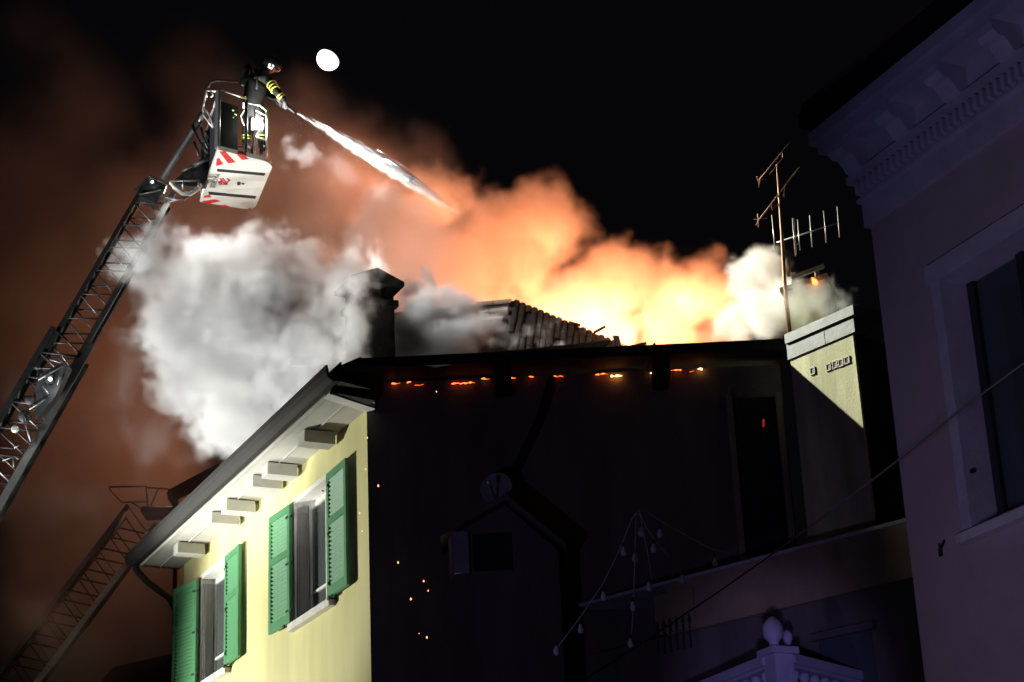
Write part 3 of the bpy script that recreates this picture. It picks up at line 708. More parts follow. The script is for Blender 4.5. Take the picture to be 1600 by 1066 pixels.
# head of the ladder, strut to the cage
hd = MB(); hd.prism([at(232, 275, 28.45), at(262, 290, 28.45), at(244, 318, 28.45), at(222, 308, 28.45), at(210, 296, 28.45)], V((0, .3, 0))); hd.build('ladder_head', M['steeldark'], lad)
hd = MB(); hd.tube([at(214, 305, 28.4), at(251, 297, 28.4)], .014, 6); hd.tube([at(233, 275, 28.4), at(262, 289, 28.4), at(257, 303, 28.4)], .02, 6); hd.build('head_frame', M['steel'], lad)
MB().tube([at(254, 280, 28.4), at(282, 234, 28.2), at(302, 204, 28.0), at(317, 178, 27.8)], .055, 10).build('levelling_strut', M['rubber'], lad)
MB().box(at(238, 283, 28.4), (.04, 0, 0), (0, .04, 0), (0, 0, .04)).build('head_lamp', M['steel'], lad)
MB().lathe(at(238, 284, 28.34), [(0, 0), (.022, .003), (.022, .01)], 10, axis=(0, 1, 0)).build('lamp_lens', M['lampsmall'], lad)
# joint between the two sections with pulley, lamp and plates
jp = MB(); jp.prism([at(52, 618, 26.3), at(62, 585, 26.3), at(100, 566, 26.3), at(108, 572, 26.3), at(86, 620, 26.3), at(55, 655, 26.3)], V((0, .18, 0))); jp.build('joint_plate', M['steeldark'], lad)
jp = MB()
for x0, y0, x1, y1 in ((78, 562, 95, 567), (60, 594, 100, 571), (67, 604, 76, 615), (94, 586, 90, 602), (46, 640, 70, 625), (36, 652, 48, 690), (4, 720, 24, 713), (21, 714, 21, 730), (22, 700, 30, 696), (24, 714, 29, 718)):
    MB().tube([at(x0, y0, 26.2), at(x1, y1, 26.2)], .012, 6).build('joint_stay', M['steel'], lad)
pu = MB(); pu.lathe(at(23, 670, 26.15), [(.02, 0), (.055, 0), (.055, .04), (.02, .04)], 16, axis=(0, 1, 0)); pu.build('pulley', M['alu'], lad)
pu = MB(); pu.lathe(at(38, 650, 26.25), [(0, 0), (.09, 0), (.09, .06), (0, .06)], 16, axis=(0, 1, 0)); pu.lathe(at(46, 625, 26.25), [(0, 0), (.07, 0), (.07, .06), (0, .06)], 16, axis=(0, 1, 0)); pu.build('cable_drum', M['rubber'], lad)
ll = MB(); ll.box(at(78, 593, 26.2), (.05, 0, 0), (0, .05, 0), (0, 0, .05)); llo = ll.build('ladder_lamp', M['steeldark'], lad)
MB().lathe(at(78, 592, 26.12), [(0, 0), (.024, .002), (.026, .02)], 12, axis=(0, 1, 0)).build('lamp_lens', mat('ladder_lamp_glass', (.9, .9, .9), .3, .02, 9, 0, emit=((.95, 1, 1), 14.0)), llo)
lamp('ladder_lamp_light', 'POINT', at(78, 592, 25.95), (.95, 1, 1), 4, radius=.03)

# second ladder further back
l2b, l2t = at(-10, 1110, 33.0), at(222, 805, 34.2)
lad2 = thing('second_ladder', 'darker second ladder half lost in smoke behind the long gutter', 'fire ladder', l2b)
ladder(lad2, l2b, l2t, 0.62, 0.5, LATV, 9, 0.04, M['steeldark'], M['steeldark'], 'second')
pl = MB(); pl.tube([at(222, 795, 34.0), at(275, 796, 34.0)], .055, 10); pl.build('platform_bar', M['alu'], lad2)
pl = MB(); pl.box(at(250, 803, 34.2), (.3, 0, 0), (0, .3, 0), (0, 0, .03)); pl.build('platform', M['steeldark'], lad2)
rl_ = MB()
for pts in ([(171, 761), (228, 760), (232, 784), (190, 785), (171, 764), (171, 761)], [(228, 762), (262, 764), (276, 778), (275, 794)], [(228, 760), (231, 794)], [(205, 785), (222, 795)], [(247, 764), (236, 790)]):
    rl_.tube([at(x, y, 34.0) for x, y in pts], .016, 6)
rl_.build('guard_rail', M['steel'], lad2)
hk = MB(); hk.tube([at(172, 842, 33.8), at(196, 801, 33.9)], .045, 8); hk.build('side_cylinder', M['steel'], lad2)

# ------------------------------------------------------------------ firefighter
FY = 27.72
def skin_mesh(name, verts, edges, radii, mt_, parent=None, sub=2, root=0):
    me = bpy.data.meshes.new(name); me.from_pydata([tuple(v) for v in verts], edges, []); me.materials.append(mt_)
    o = link(name, me, parent)
    if not me.skin_vertices: me.attributes  # ensure layer
    md = o.modifiers.new('skin', 'SKIN'); md.use_smooth_shade = True
    sv = me.skin_vertices[0].data if me.skin_vertices else None
    if sv is None:
        bpy.context.view_layer.objects.active = o
        sv = me.skin_vertices[0].data
    for i, r in enumerate(radii): sv[i].radius = (r, r) if not isinstance(r, tuple) else r
    sv[root].use_root = True
    ss_ = o.modifiers.new('sub', 'SUBSURF'); ss_.levels = sub; ss_.render_levels = sub
    return o
def A_(x, y, dY=0.0): return at(x, y, FY + dY)
fv = [A_(392, 176), A_(396, 155), A_(401, 132), A_(406, 119), A_(414, 111), A_(424, 103, -.02),       # 0 pelvis 1 waist 2 chest 3 shoulders 4 neck 5 head
      A_(387, 180, .03), A_(386, 205, .0), A_(384, 230, .08), A_(389, 234, -.05),              # 6-9 left leg
      A_(404, 181, -.06), A_(410, 205, -.12), A_(409, 230, -.04), A_(415, 234, -.16),          # 10-13 right leg
      A_(419, 124, -.14), A_(431, 142, -.22), A_(446, 158, -.16),                            # 14-16 near arm
      A_(406, 122, .16), A_(420, 146, .16), A_(440, 164, -.0)]                               # 17-19 far arm
fe = [(0, 1), (1, 2), (2, 3), (3, 4), (4, 5), (0, 6), (6, 7), (7, 8), (8, 9), (0, 10), (10, 11), (11, 12), (12, 13), (3, 14), (14, 15), (15, 16), (3, 17), (17, 18), (18, 19)]
fr = [.16, .18, .21, .17, .075, .09, .10, .08, .06, .05, .10, .08, .06, .05, .085, .072, .05, .085, .07, .05]
ff = skin_mesh('person', fv, fe, fr, M['uniform'])
setp(ff, 'firefighter in dark uniform and helmet leaning out of the cage with a hose', 'person')
# head with face, then helmet
hc = A_(426, 103, -.03); fwd = V((0.82, -0.42, -0.40)).normalized(); hup = (V((.30, 0, 1)) - fwd * V((.30, 0, 1)).dot(fwd)).normalized(); hr = fwd.cross(hup)
def HD(f, r, u): return hc + fwd * f + hr * r + hup * u
hm = MB(); prof_ = []
for i in range(9):
    t = -math.pi / 2 + math.pi * i / 8; prof_.append((0.078 * math.cos(t), 0.115 * math.sin(t) - .02))
hm.lathe(hc, prof_, 14, axis=hup)
hm.prism([HD(.07, -.013, .0), HD(.07, .013, .0), HD(.10, .008, -.035), HD(.10, -.008, -.035)], hup * -.012)
hm.box(HD(.072, 0, -.065), hr * .022, fwd * .006, hup * .005)
for s in (-1, 1): hm.box(HD(.0, .08 * s, -.02), hr * .012, fwd * .02, hup * .03)
hm.build('face', M['skin'], ff)
ey = MB()
for s in (-1, 1): ey.lathe(HD(.070, .03 * s, .0), [(0, 0), (.012, .003), (.008, .010)], 8, axis=fwd)
ey.build('eye', M['ink'], ff)
he = MB(); pr = []
for i in range(8):
    t = math.pi / 2 * i / 7; pr.append((0.15 * math.cos(t), 0.14 * math.sin(t) + .0))
he.lathe(HD(-.01, 0, .02), [(0.14, -.06), (0.155, -.035)] + pr, 18, axis=hup)
he.prism([HD(.10, -.10, .02), HD(.17, -.05, -.0), HD(.18, 0, -.005), HD(.17, .05, -.0), HD(.10, .10, .02)], hup * .014)
heo = he.build('helmet', M['helmet'], ff)
MB().prism([HD(-.05, -.10, -.03), HD(-.13, -.07, -.03), HD(-.15, 0, -.03), HD(-.13, .07, -.03), HD(-.05, .10, -.03)], hup * -.10 - fwd * .02).build('neck_guard', M['uniform'], heo)
for q, r in (((421, 101), .015), ((426.5, 103), .015)):
    p = A_(*q, -.185); MB().lathe(p, [(0, -.006), (r, 0), (r * .8, .02)], 10, axis=(0, 1, 0)).build('helmet_marker', M['lampsmall'], heo)  # reflective markers, their glint put in as emission
p = A_(419, 104.5, -.185); MB().bar(p, A_(425, 107.5, -.185), .006, .016).build('helmet_marker', M['lampsmall'], heo)
# breathing air cylinder on the back
t0, t1 = A_(381, 138, .02), A_(389, 98, -.02)
ax_ = (t1 - t0).normalized()
ac = MB(); ac.lathe(t0, [(0, 0), (.06, .01), (.085, .05), (.085, .30), (.075, .36), (.04, .40), (.03, .43), (0, .44)], 14, axis=ax_); ac.build('air_cylinder', M['helmet'], ff)
bp = MB(); bp.tube([A_(397, 110, -.14), A_(402, 122, -.18), A_(401, 140, -.17)], .018, 6); bp.tube([A_(402, 108, .1), A_(398, 120, .12)], .018, 6); bp.build('harness', M['rubber'], ff)
# reflective bands
def band(p, d, r, name='reflective_band', w=.022):
    d = d.normalized(); MB().lathe(p - d * w / 2, [(r, 0), (r * 1.05, .002), (r * 1.05, w - .002), (r, w)], 14, axis=d).build(name, M['reflect'], ff)
da = fv[15] - fv[14]; db = fv[16] - fv[15]
for f in (.45, .68, .91): band(fv[14] + da * f, da, .085 - .008 * f)
for f in (.42, .62): band(fv[15] + db * f, db, .070 - .012 * f)
for i in (8, 12):
    dl = fv[i] - fv[i - 1]
    for f in (.30, .48): band(fv[i - 1] + dl * f, dl, .082)
# gloved hands closing round the nozzle
nz0, nz1 = A_(441, 160, -.12), A_(461, 176, -.16)
nd = (nz1 - nz0).normalized()
def hand(c, frm, side):
    m = MB(); pal = (c - frm).normalized(); nx = nd.cross(pal)
    if nx.length < .1: nx = nd.cross(UP)
    nx.normalize(); out = nx.cross(nd).normalized()
    m.box(c + out * .035, nd * .042, out * .016, nx * .035)
    for k, L in enumerate((.95, 1.05, 1.0, .8)):
        o = c + nd * (-.033 + .022 * k)
        pts = []
        for i in range(6):
            t = -0.6 + 3.3 * L * i / 5; pts.append(o + out * .036 * math.cos(t) + nx * .036 * math.sin(t))
        m.tube(pts, [.011, .011, .010, .010, .009, .007], 6)
    m.tube([c + nd * .03 + out * .03 - nx * .02, c + nd * .055 + out * .01 - nx * .036, c + nd * .05 - out * .022 - nx * .03], [.013, .012, .009], 6)
    m.tube([frm, frm + (c + out * .035 - frm) * .9], [.045, .034], 8)
    m.build('gloved_hand', M['glove'], ff)
hand(nz0 + nd * .10, fv[16], 1); hand(nz0 - nd * .04, fv[19], -1)
nzt = thing('hose_nozzle', 'dark branch pipe in the gloved hands at the start of the jet', 'hose nozzle', nz0)
nm = MB(); nm.tube([nz0 - nd * .1, nz0 + nd * .02, nz0 + nd * .06, nz1 - nd * .03, nz1], [.022, .026, .03, .024, .020], 10); nm.build('barrel', M['rubber'], nzt)
nm = MB(); nm.lathe(nz1 - nd * .012, [(.021, 0), (.027, .004), (.027, .02), (.020, .024)], 12, axis=nd); nm.build('tip', M['rubber'], nzt)
nm = MB(); nm.tube([nz0 + nd * .03 - UP * .02, nz0 + nd * .02 - UP * .10], .012, 8); nm.build('pistol_grip', M['rubber'], nzt)
hsn = MB(); hsn.tube([nz0 - nd * .1, A_(428, 156, .0), A_(416, 150, .1), A_(402, 168, .15), A_(396, 200, .2), A_(398, 236, .25)], .028, 10)
hsn.build('fire_hose', M['rubber'], None, label='dark hose running up inside the cage to the nozzle', cat='hose')

# ------------------------------------------------------------------ water jet
random.seed(11)
j0 = nz1; j1 = at(742, 350, 28.6)
jw = MB(); jd = (j1 - j0); JL = jd.length; jdn = jd.normalized()
jx = jdn.cross(UP).normalized(); jy = jx.cross(jdn)
def jpt(f): return j0 + jd * f + UP * (0.22 * f * (1 - f) * 4 * .55)
def jr(f): return 0.016 + 0.105 * math.sin(min(1, f * 1.25) * math.pi * .62) ** 1.3
for i in range(260):
    f = random.random() ** 0.85 * .62; r = abs(random.gauss(0, .5)) * jr(f); th = random.uniform(0, 6.283)
    o = jx * r * math.cos(th) + jy * r * math.sin(th)
    L = random.uniform(.10, .45) / JL * (1 if f < .7 else .7)
    tk = random.uniform(.005, .014) * (1.0 if f < .75 else (1 - f) * 4)
    a, b = jpt(f) + o, jpt(min(f + L, 1)) + o * 1.1
    m_ = (a + b) / 2
    vs = [a, m_ + jx * tk, m_ - jx * tk * .5 + jy * tk * .86, m_ - jx * tk * .5 - jy * tk * .86, b]
    jw.add(vs, [(0, 1, 2), (0, 2, 3), (0, 3, 1), (4, 2, 1), (4, 3, 2), (4, 1, 3)], True)
jet = jw.build('water_jet', M['water'], None, label='bright white jet of water arching from the nozzle into the burning roof', cat='water jet')
jet['kind'] = 'stuff'
dm = MB()
for i in range(420):
    f = random.random() ** 1.1; d = abs(random.gauss(0, 1))
    p = jpt(f * .75) + V((random.gauss(0, .05) - .1 * d, random.gauss(0, .15), -d * (.10 + .28 * f)))
    r = random.uniform(.0015, .004)
    dm.add([p + V((r, 0, 0)), p + V((-r, r, 0)), p + V((-r, -r, 0)), p + V((0, 0, r * 2.5)), p + V((0, 0, -r * 2.5))], [(0, 1, 3), (1, 2, 3), (2, 0, 3), (1, 0, 4), (2, 1, 4), (0, 2, 4)])
dm.build('spray_drops', M['water'], jet, kind='stuff')

# ------------------------------------------------------------------ moon
md_ = ray(513.5, 92).normalized(); mo = CAM + md_ * 900; mr_ = 18.2 / FPX * 900
mm = bpy.data.materials.new('moon_phase_glow'); mm.use_nodes = True; nt = mm.node_tree; N = nt.nodes; L = nt.links.new
gm = N.new('ShaderNodeNewGeometry'); dt = N.new('ShaderNodeVectorMath'); dt.operation = 'DOT_PRODUCT'
sd = (-md_ * .62 - CR * .45 - CU * .60).normalized()
dt.inputs[1].default_value = sd
mr2 = N.new('ShaderNodeMapRange'); mr2.inputs['From Min'].default_value = -0.02; mr2.inputs['From Max'].default_value = 0.35; mr2.inputs['To Max'].default_value = 6.0  # sunlit side and dark limb painted into the emission
L(gm.outputs['Normal'], dt.inputs[0]); L(dt.outputs['Value'], mr2.inputs['Value'])
pb = N['Principled BSDF']; pb.inputs['Base Color'].default_value = (.02, .02, .02, 1); pb.inputs['Emission Color'].default_value = (1, .99, .95, 1)
L(mr2.outputs[0], pb.inputs['Emission Strength'])
m = MB(); m.lathe(mo - UP * mr_, [(mr_ * math.sin(math.pi * i / 24), mr_ - mr_ * math.cos(math.pi * i / 24)) for i in range(25)], 40)
m.build('moon', mm, None, label='bright white gibbous moon in the black sky right of the helmet', cat='moon')

# ------------------------------------------------------------------ palace on the right
ar = math.radians(25); DR = V((math.sin(ar), -math.cos(ar), 0)); NR = V((-math.cos(ar), -math.sin(ar), 0))
R0_ = V((2.66, 13.0, 0))
def RP(s, o, z): return R0_ + DR * s + NR * o + UP * z
def rinv(px, py, o=0):
    p = onp(px, py, R0_ + NR * o, NR) - R0_; return p.dot(DR), p.z
pal = thing('stuccoed_palace', 'tall building at right with a bracketed cornice and one large dark window', 'building', R0_)
s_l, z_t = rinv(1476, 440); _, z_b = rinv(1500, 838); s_r = s_l + 1.15
ZC = 7.43
m = MB(); PL = 9.0
def rr_(s0, s1, z0, z1): m.quad(RP(s0, 0, z0), RP(s0, 0, z1), RP(s1, 0, z1), RP(s1, 0, z0))
rr_(0, s_l, 0, ZC + 1); rr_(s_r, PL, 0, ZC + 1); rr_(s_l, s_r, 0, z_b); rr_(s_l, s_r, z_t, ZC + 1)
m.quad(RP(0, 0, 0), RP(0, -6, 0), RP(0, -6, ZC + 1), RP(0, 0, ZC + 1)); m.quad(RP(PL, 0, 0), RP(PL, -6, 0), RP(PL, -6, ZC + 1), RP(PL, 0, ZC + 1))
m.quad(RP(0, -6, 0), RP(PL, -6, 0), RP(PL, -6, ZC + 1), RP(0, -6, ZC + 1))
m.build('wall', M['pink'], pal)
wn = MB(); wb = .11
wn.prism([RP(s_l - .14, .0, z_t + .0), RP(s_r + .14, .0, z_t), RP(s_r + .14, .0, z_t + .15), RP(s_l - .14, .0, z_t + .15)], NR * .055)
wn.prism([RP(s_l - .10, .0, z_b), RP(s_l, 0, z_b), RP(s_l, 0, z_t), RP(s_l - .10, 0, z_t)], NR * .045)
wn.prism([RP(s_r, .0, z_b), RP(s_r + .1, 0, z_b), RP(s_r + .1, 0, z_t), RP(s_r, 0, z_t)], NR * .045)
wn.quad(RP(s_l, 0, z_b), RP(s_l, -.22, z_b), RP(s_l, -.22, z_t), RP(s_l, 0, z_t)); wn.quad(RP(s_r, 0, z_b), RP(s_r, -.22, z_b), RP(s_r, -.22, z_t), RP(s_r, 0, z_t)); wn.quad(RP(s_l, 0, z_t), RP(s_r, 0, z_t), RP(s_r, -.22, z_t), RP(s_l, -.22, z_t))
wno = wn.build('window_surround', M['cornice'], pal)
MB().prism([RP(s_l - .12, -.2, z_b - .08), RP(s_l - .12, .09, z_b - .08), RP(s_l - .12, .10, z_b - .02), RP(s_l - .12, .07, z_b), RP(s_l - .12, -.2, z_b)], DR * (s_r - s_l + .24)).build('sill', M['stone'], wno)
fm = MB()
for s in (s_l + .04, s_r - .04, (s_l + s_r) / 2): fm.box(RP(s, -.20, (z_b + z_t) / 2), DR * .035, NR * .025, UP * (z_t - z_b) / 2)
fm.build('window_frame', M['iron'], wno)
for k in range(2):
    c_ = s_l + (s_r - s_l) * (.27 + .46 * k); MB().box(RP(c_, -.21, (z_b + z_t) / 2), DR * .23, NR * .004, UP * (z_t - z_b) / 2).build('pane', M['glass'], wno)
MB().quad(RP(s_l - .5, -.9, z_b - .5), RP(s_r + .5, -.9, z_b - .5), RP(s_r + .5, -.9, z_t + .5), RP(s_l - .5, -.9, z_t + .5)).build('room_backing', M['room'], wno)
hs_, hz_ = rinv(1484, 853)
hk = MB(); hk.bar(RP(hs_ - .08, .02, hz_), RP(hs_ + .02, .10, hz_), .016, .016); hk.bar(RP(hs_ - .075, .03, hz_), RP(hs_ - .075, .03, hz_ - .055), .016, .016); hk.build('shutter_hook', M['iron'], pal)
MB().box(RP(s_l + .02, .0, (z_b * .78 + z_t * .22)), DR * .008, NR * .012, UP * .012).build('shutter_pin', M['iron'], pal)
# entablature, wrapping the visible corner
def course(name, z0, z1, o, mt_, ret=None):
    r = o if ret is None else ret
    mm_ = MB(); mm_.prism([RP(-r, o, z0), RP(PL, o, z0), RP(PL, -3, z0), RP(-r, -3, z0)], UP * (z1 - z0)); return mm_.build(name, mt_, pal)
course('frieze', ZC - .0, ZC + .20, .035, M['cornice'])
course('frieze_moulding', ZC + .20, ZC + .225, .06, M['cornice'])
course('dentil_band', ZC + .225, ZC + .36, .035, M['cornice'])
nd_ = 62
dme = MB(); dme.box((0, 0, 0), DR * .019, NR * .03, UP * .05); dme = dme.mesh('dentil', M['cornice'])
for i in range(nd_): link('dentil', dme, pal, RP(.0 + i * .075, .062, ZC + .295))
course('bed_moulding', ZC + .36, ZC + .42, .10, M['cornice'])
course('bracket_band', ZC + .42, ZC + .62, .04, M['cornice'])
bw = 0.085
for i, s in enumerate([0.04 + .60 * k for k in range(9)]):
    pr_ = [(0.0, .0), (.04, -.03), (.09, -.02), (.12, .03), (.15, .07), (.20, .075), (.235, .11), (.24, .18), (0, .18)]
    b_ = MB(); b_.prism([RP(s - bw, .041 + o_, ZC + .44 + z_) for o_, z_ in pr_], DR * bw * 2)
    b_.build('bracket', M['cornice'], pal)
course('corona', ZC + .622, ZC + .70, .27, M['cornice'], .17)
course('cyma', ZC + .702, ZC + .80, .32, M['cornice'], .21)
course('gutter', ZC + .86, ZC + .98, .36, M['gutter'], .25)
course('roof', ZC + .981, ZC + 1.05, .34, M['tile'], .23)

# ------------------------------------------------------------------ balustrade at the bottom
BY = 20.0
k0 = at(1216, 1022, BY); ZB = k0.z
bal = thing('balustrade', 'stone balustrade corner with round finials low in the street', 'balustrade', V((k0.x, BY, ZB - .9)))
al, arr = math.radians(24), math.radians(38)
BLd = V((-math.sin(al), math.cos(al), 0)); BRd = V((math.sin(arr), math.cos(arr), 0))
bp_ = MB(); prb = [(.035, 0), (.05, .02), (.05, .05), (.03, .07), (.05, .13), (.075, .22), (.07, .28), (.035, .40), (.03, .46), (.05, .49), (.05, .54), (.035, .56)]
bp_.lathe((0, 0, 0), [(r * 1.15, z) for r, z in prb], 12)
bal_me = bp_.mesh('baluster', M['cornice'])
for d in (BLd, BRd):
    sd_ = d.cross(UP).normalized()
    m = MB(); m.bar(k0 + d * .12 - UP * .05, k0 + d * 6.4 - UP * .05, .26, .10); m.bar(k0 + d * .12 - UP * .118, k0 + d * 6.4 - UP * .118, .18, .035); m.build('handrail', M['cornice'], bal)
    m = MB(); m.bar(k0 + d * .12 - UP * .77, k0 + d * 6.4 - UP * .77, .26, .12); m.build('plinth', M['cornice'], bal)
    for i in range(29): link('baluster', bal_me, bal, k0 + d * (.28 + i * .21) - UP * .70)
m = MB(); c0 = V((k0.x, BY + .02, ZB)); m.box(c0 - UP * .42, BLd * .11, BLd.cross(UP) * .11, UP * .42); m.box(c0 + UP * .02, BLd * .16, BLd.cross(UP) * .16, UP * .035); m.build('pedestal', M['cornice'], bal)
for dx, r in ((-.02, .11), (.145, .055)):
    m = MB(); m.lathe(c0 + V((dx - .01, 0 if r > .1 else .15, .055)), [(r * .7, 0), (r * .5, .04), (r * .45, .07), (r * .9, .12), (r, .12 + r * .7), (r * .9, .12 + r * 1.3), (r * .45, .12 + r * 1.8), (r * .2, .12 + r * 2.0), (.0, .12 + r * 2.05)], 16); m.build('finial', M['cornice'], bal)
# building that carries the balustrade
ter = thing('terrace_house', 'dark low house whose terrace carries the stone balustrade', 'house', V((k0.x, BY + 2, 0)))
m = MB(); zt_ = ZB - .835
m.prism([V((k0.x, BY - .1, 0)), k0 + BRd * 6.5 - UP * ZB, k0 + (BRd + BLd) * 6.5 - UP * ZB, k0 + BLd * 6.5 - UP * ZB], UP * (zt_)); m.build('wall', M['grey'], ter)

# ------------------------------------------------------------------ low ochre house between the two
LD = V((0.72, -0.69, 0)).normalized(); LN = V((-0.69, -0.72, 0)).normalized()
L0 = at(1025, 930, 23.0); 
lh = thing('low_ochre_house', 'unlit low ochre house with a plain parapet below the burning house', 'house', V((L0.x, L0.y, 0)))
def LP(t, o, z): return V((L0.x, L0.y, 0)) + LD * t + LN * o + UP * z
zl = L0.z
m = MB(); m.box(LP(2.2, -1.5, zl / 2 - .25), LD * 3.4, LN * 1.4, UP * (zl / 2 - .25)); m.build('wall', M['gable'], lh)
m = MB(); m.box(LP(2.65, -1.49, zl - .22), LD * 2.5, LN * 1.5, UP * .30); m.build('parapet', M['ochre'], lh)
m = MB(); m.box(LP(2.2, -1.49, zl + .10), LD * 3.4, LN * 1.56, UP * .02); m.build('parapet_cap', M['stone'], lh)
pan = MB(); pan.box(LP(.30, .03, zl - .26), LD * .30, LN * .015, UP * .24); pan.build('plaque', M['ochre'], lh)
for i in range(6):
    MB().lathe(LP(.06 + i * .10, .10, zl - .75), [(.012, 0), (.012, .30), (.02, .33), (0, .42)], 6).build('railing_spike', M['iron'], lh)
for t in (2.6,): 
    wv = MB(); wv.box(LP(t, -.09, zl - 1.5), LD * .35, LN * .02, UP * .55); wo_ = wv.build('window', M['glass'], lh)
    wv = MB(); wv.box(LP(t, -.06, zl - .92), LD * .42, LN * .05, UP * .04); wv.build('lintel', M['gable'], wo_)
# gabled shed against the dark wall
ob = thing('gabled_outhouse', 'pale gabled outhouse in the shadow below the satellite dish', 'outhouse', V((at(785, 850, 23.2).x, 23.3, 0)))
g1, g2, g3 = at(700, 840, 23.2), at(790, 790, 23.2), at(872, 860, 23.2)
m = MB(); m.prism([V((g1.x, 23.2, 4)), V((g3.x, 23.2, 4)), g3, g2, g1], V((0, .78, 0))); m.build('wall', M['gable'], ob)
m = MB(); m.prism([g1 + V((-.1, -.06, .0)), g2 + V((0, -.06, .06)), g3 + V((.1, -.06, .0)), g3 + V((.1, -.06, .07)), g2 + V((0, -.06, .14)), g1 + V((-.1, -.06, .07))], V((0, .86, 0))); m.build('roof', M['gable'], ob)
s1_, s2_ = at(708, 832, 23.15), at(734, 896, 23.15)
m = MB(); m.box((s1_ + s2_) / 2, ((s2_.x - s1_.x) / 2, 0, 0), (0, .03, 0), (0, 0, (s1_.z - s2_.z) / 2)); m.build('shutter', M['grey'], ob)
w1_, w2_ = at(738, 836, 23.17), at(800, 890, 23.17)
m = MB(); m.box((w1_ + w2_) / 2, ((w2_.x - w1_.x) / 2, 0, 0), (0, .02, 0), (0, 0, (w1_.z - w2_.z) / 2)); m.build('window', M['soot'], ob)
# dark low roof bottom left
nb = thing('neighbour_house', 'black silhouette of a low house roof at the bottom left', 'house', V((-7.5, 36, 0)))
q1, q2, q3 = at(160, 1062, 36), at(176, 1043, 36), at(290, 1018, 36)
m = MB(); m.prism([q1, q2, q3 + V((1.5, 0, .3)), q3 + V((1.5, 0, -1)), q1 + V((0, 0, -.1))], V((0, 3, 0))); m.build('roof', M['char'], nb)
m = MB(); m.box(V((q2.x + 1.6, 37.6, q1.z / 2 - .3)), (1.5, 0, 0), (0, 1.4, 0), (0, 0, q1.z / 2 - .2)); m.build('wall', M['sooty'], nb)
m = MB(); m.bar(at(274, 1040, 35.5), at(273, 1075, 35.5), .04, .04); m.build('downpipe', M['steel'], nb)

# ------------------------------------------------------------------ cables and bulb strings
cbm = MB(); cp = [at(900, 1070, 14), at(1010, 1000, 13.8), at(1130, 920, 13.4), at(1240, 842, 13.0), at(1330, 775, 12.4), at(1405, 718, 11.8), at(1505, 637, 10.9), at(1606, 563, 10.2)]
cbm.tube(cp, .006, 6); cbm.build('overhead_cable', M['cable'], None, label='thin overhead cable crossing low from the balustrade to the palace window', cat='cable')
SG = 'strings of bulbs hung from one point'
bb = MB(); bb.lathe((0, 0, 0), [(.012, .035), (.013, .01), (.016, 0), (.026, -.02), (.028, -.04), (.02, -.06), (.0, -.066)], 12)
bulb_me = bb.mesh('bulb', M['bulb'])
sk = MB(); sk.lathe((0, 0, 0), [(.0, .06), (.014, .055), (.015, .02), (.012, .018)], 8); sock_me = sk.mesh('socket', M['iron'])
def strand(pts, bulbs, label, SY=17.0):
    t = thing('bulb_string', label, 'string light', at(*pts[0], SY), SG)
    MB().tube([at(x, y, SY + .1 * i) for i, (x, y) in enumerate(pts)], .0045, 5).build('cord', M['cord'], t)
    for x, y in bulbs:
        p = at(x, y, SY + .15); o = link('bulb', bulb_me, t, p); link('socket', sock_me, o, p + UP * .0)
strand([(997, 797), (987, 812), (969, 857), (941, 914), (907, 964), (866, 1018)], [(974, 858), (943, 928), (907, 979), (869, 1013)], 'string of clear bulbs slanting down to the left, the longest on that side')
strand([(994, 800), (992, 865), (990, 945), (986, 1005)], [(992, 868), (989, 944), (985, 1001)], 'string of clear bulbs hanging straight down from the shared point')
strand([(999, 797), (1003, 822), (1011, 858), (1018, 905)], [(1001, 828), (1014, 913)], 'short string of two clear bulbs hanging just right of the vertical one')
strand([(999, 800), (1010, 825), (1030, 853), (1052, 876)], [(1021, 853), (1031, 830), (1066, 902)], 'short string of clear bulbs slanting to the lower right')
strand([(998, 805), (999, 798), (1007, 798), (1050, 825), (1110, 857), (1180, 877)], [(1117, 875)], 'long nearly bare cord running right towards the low ochre house')

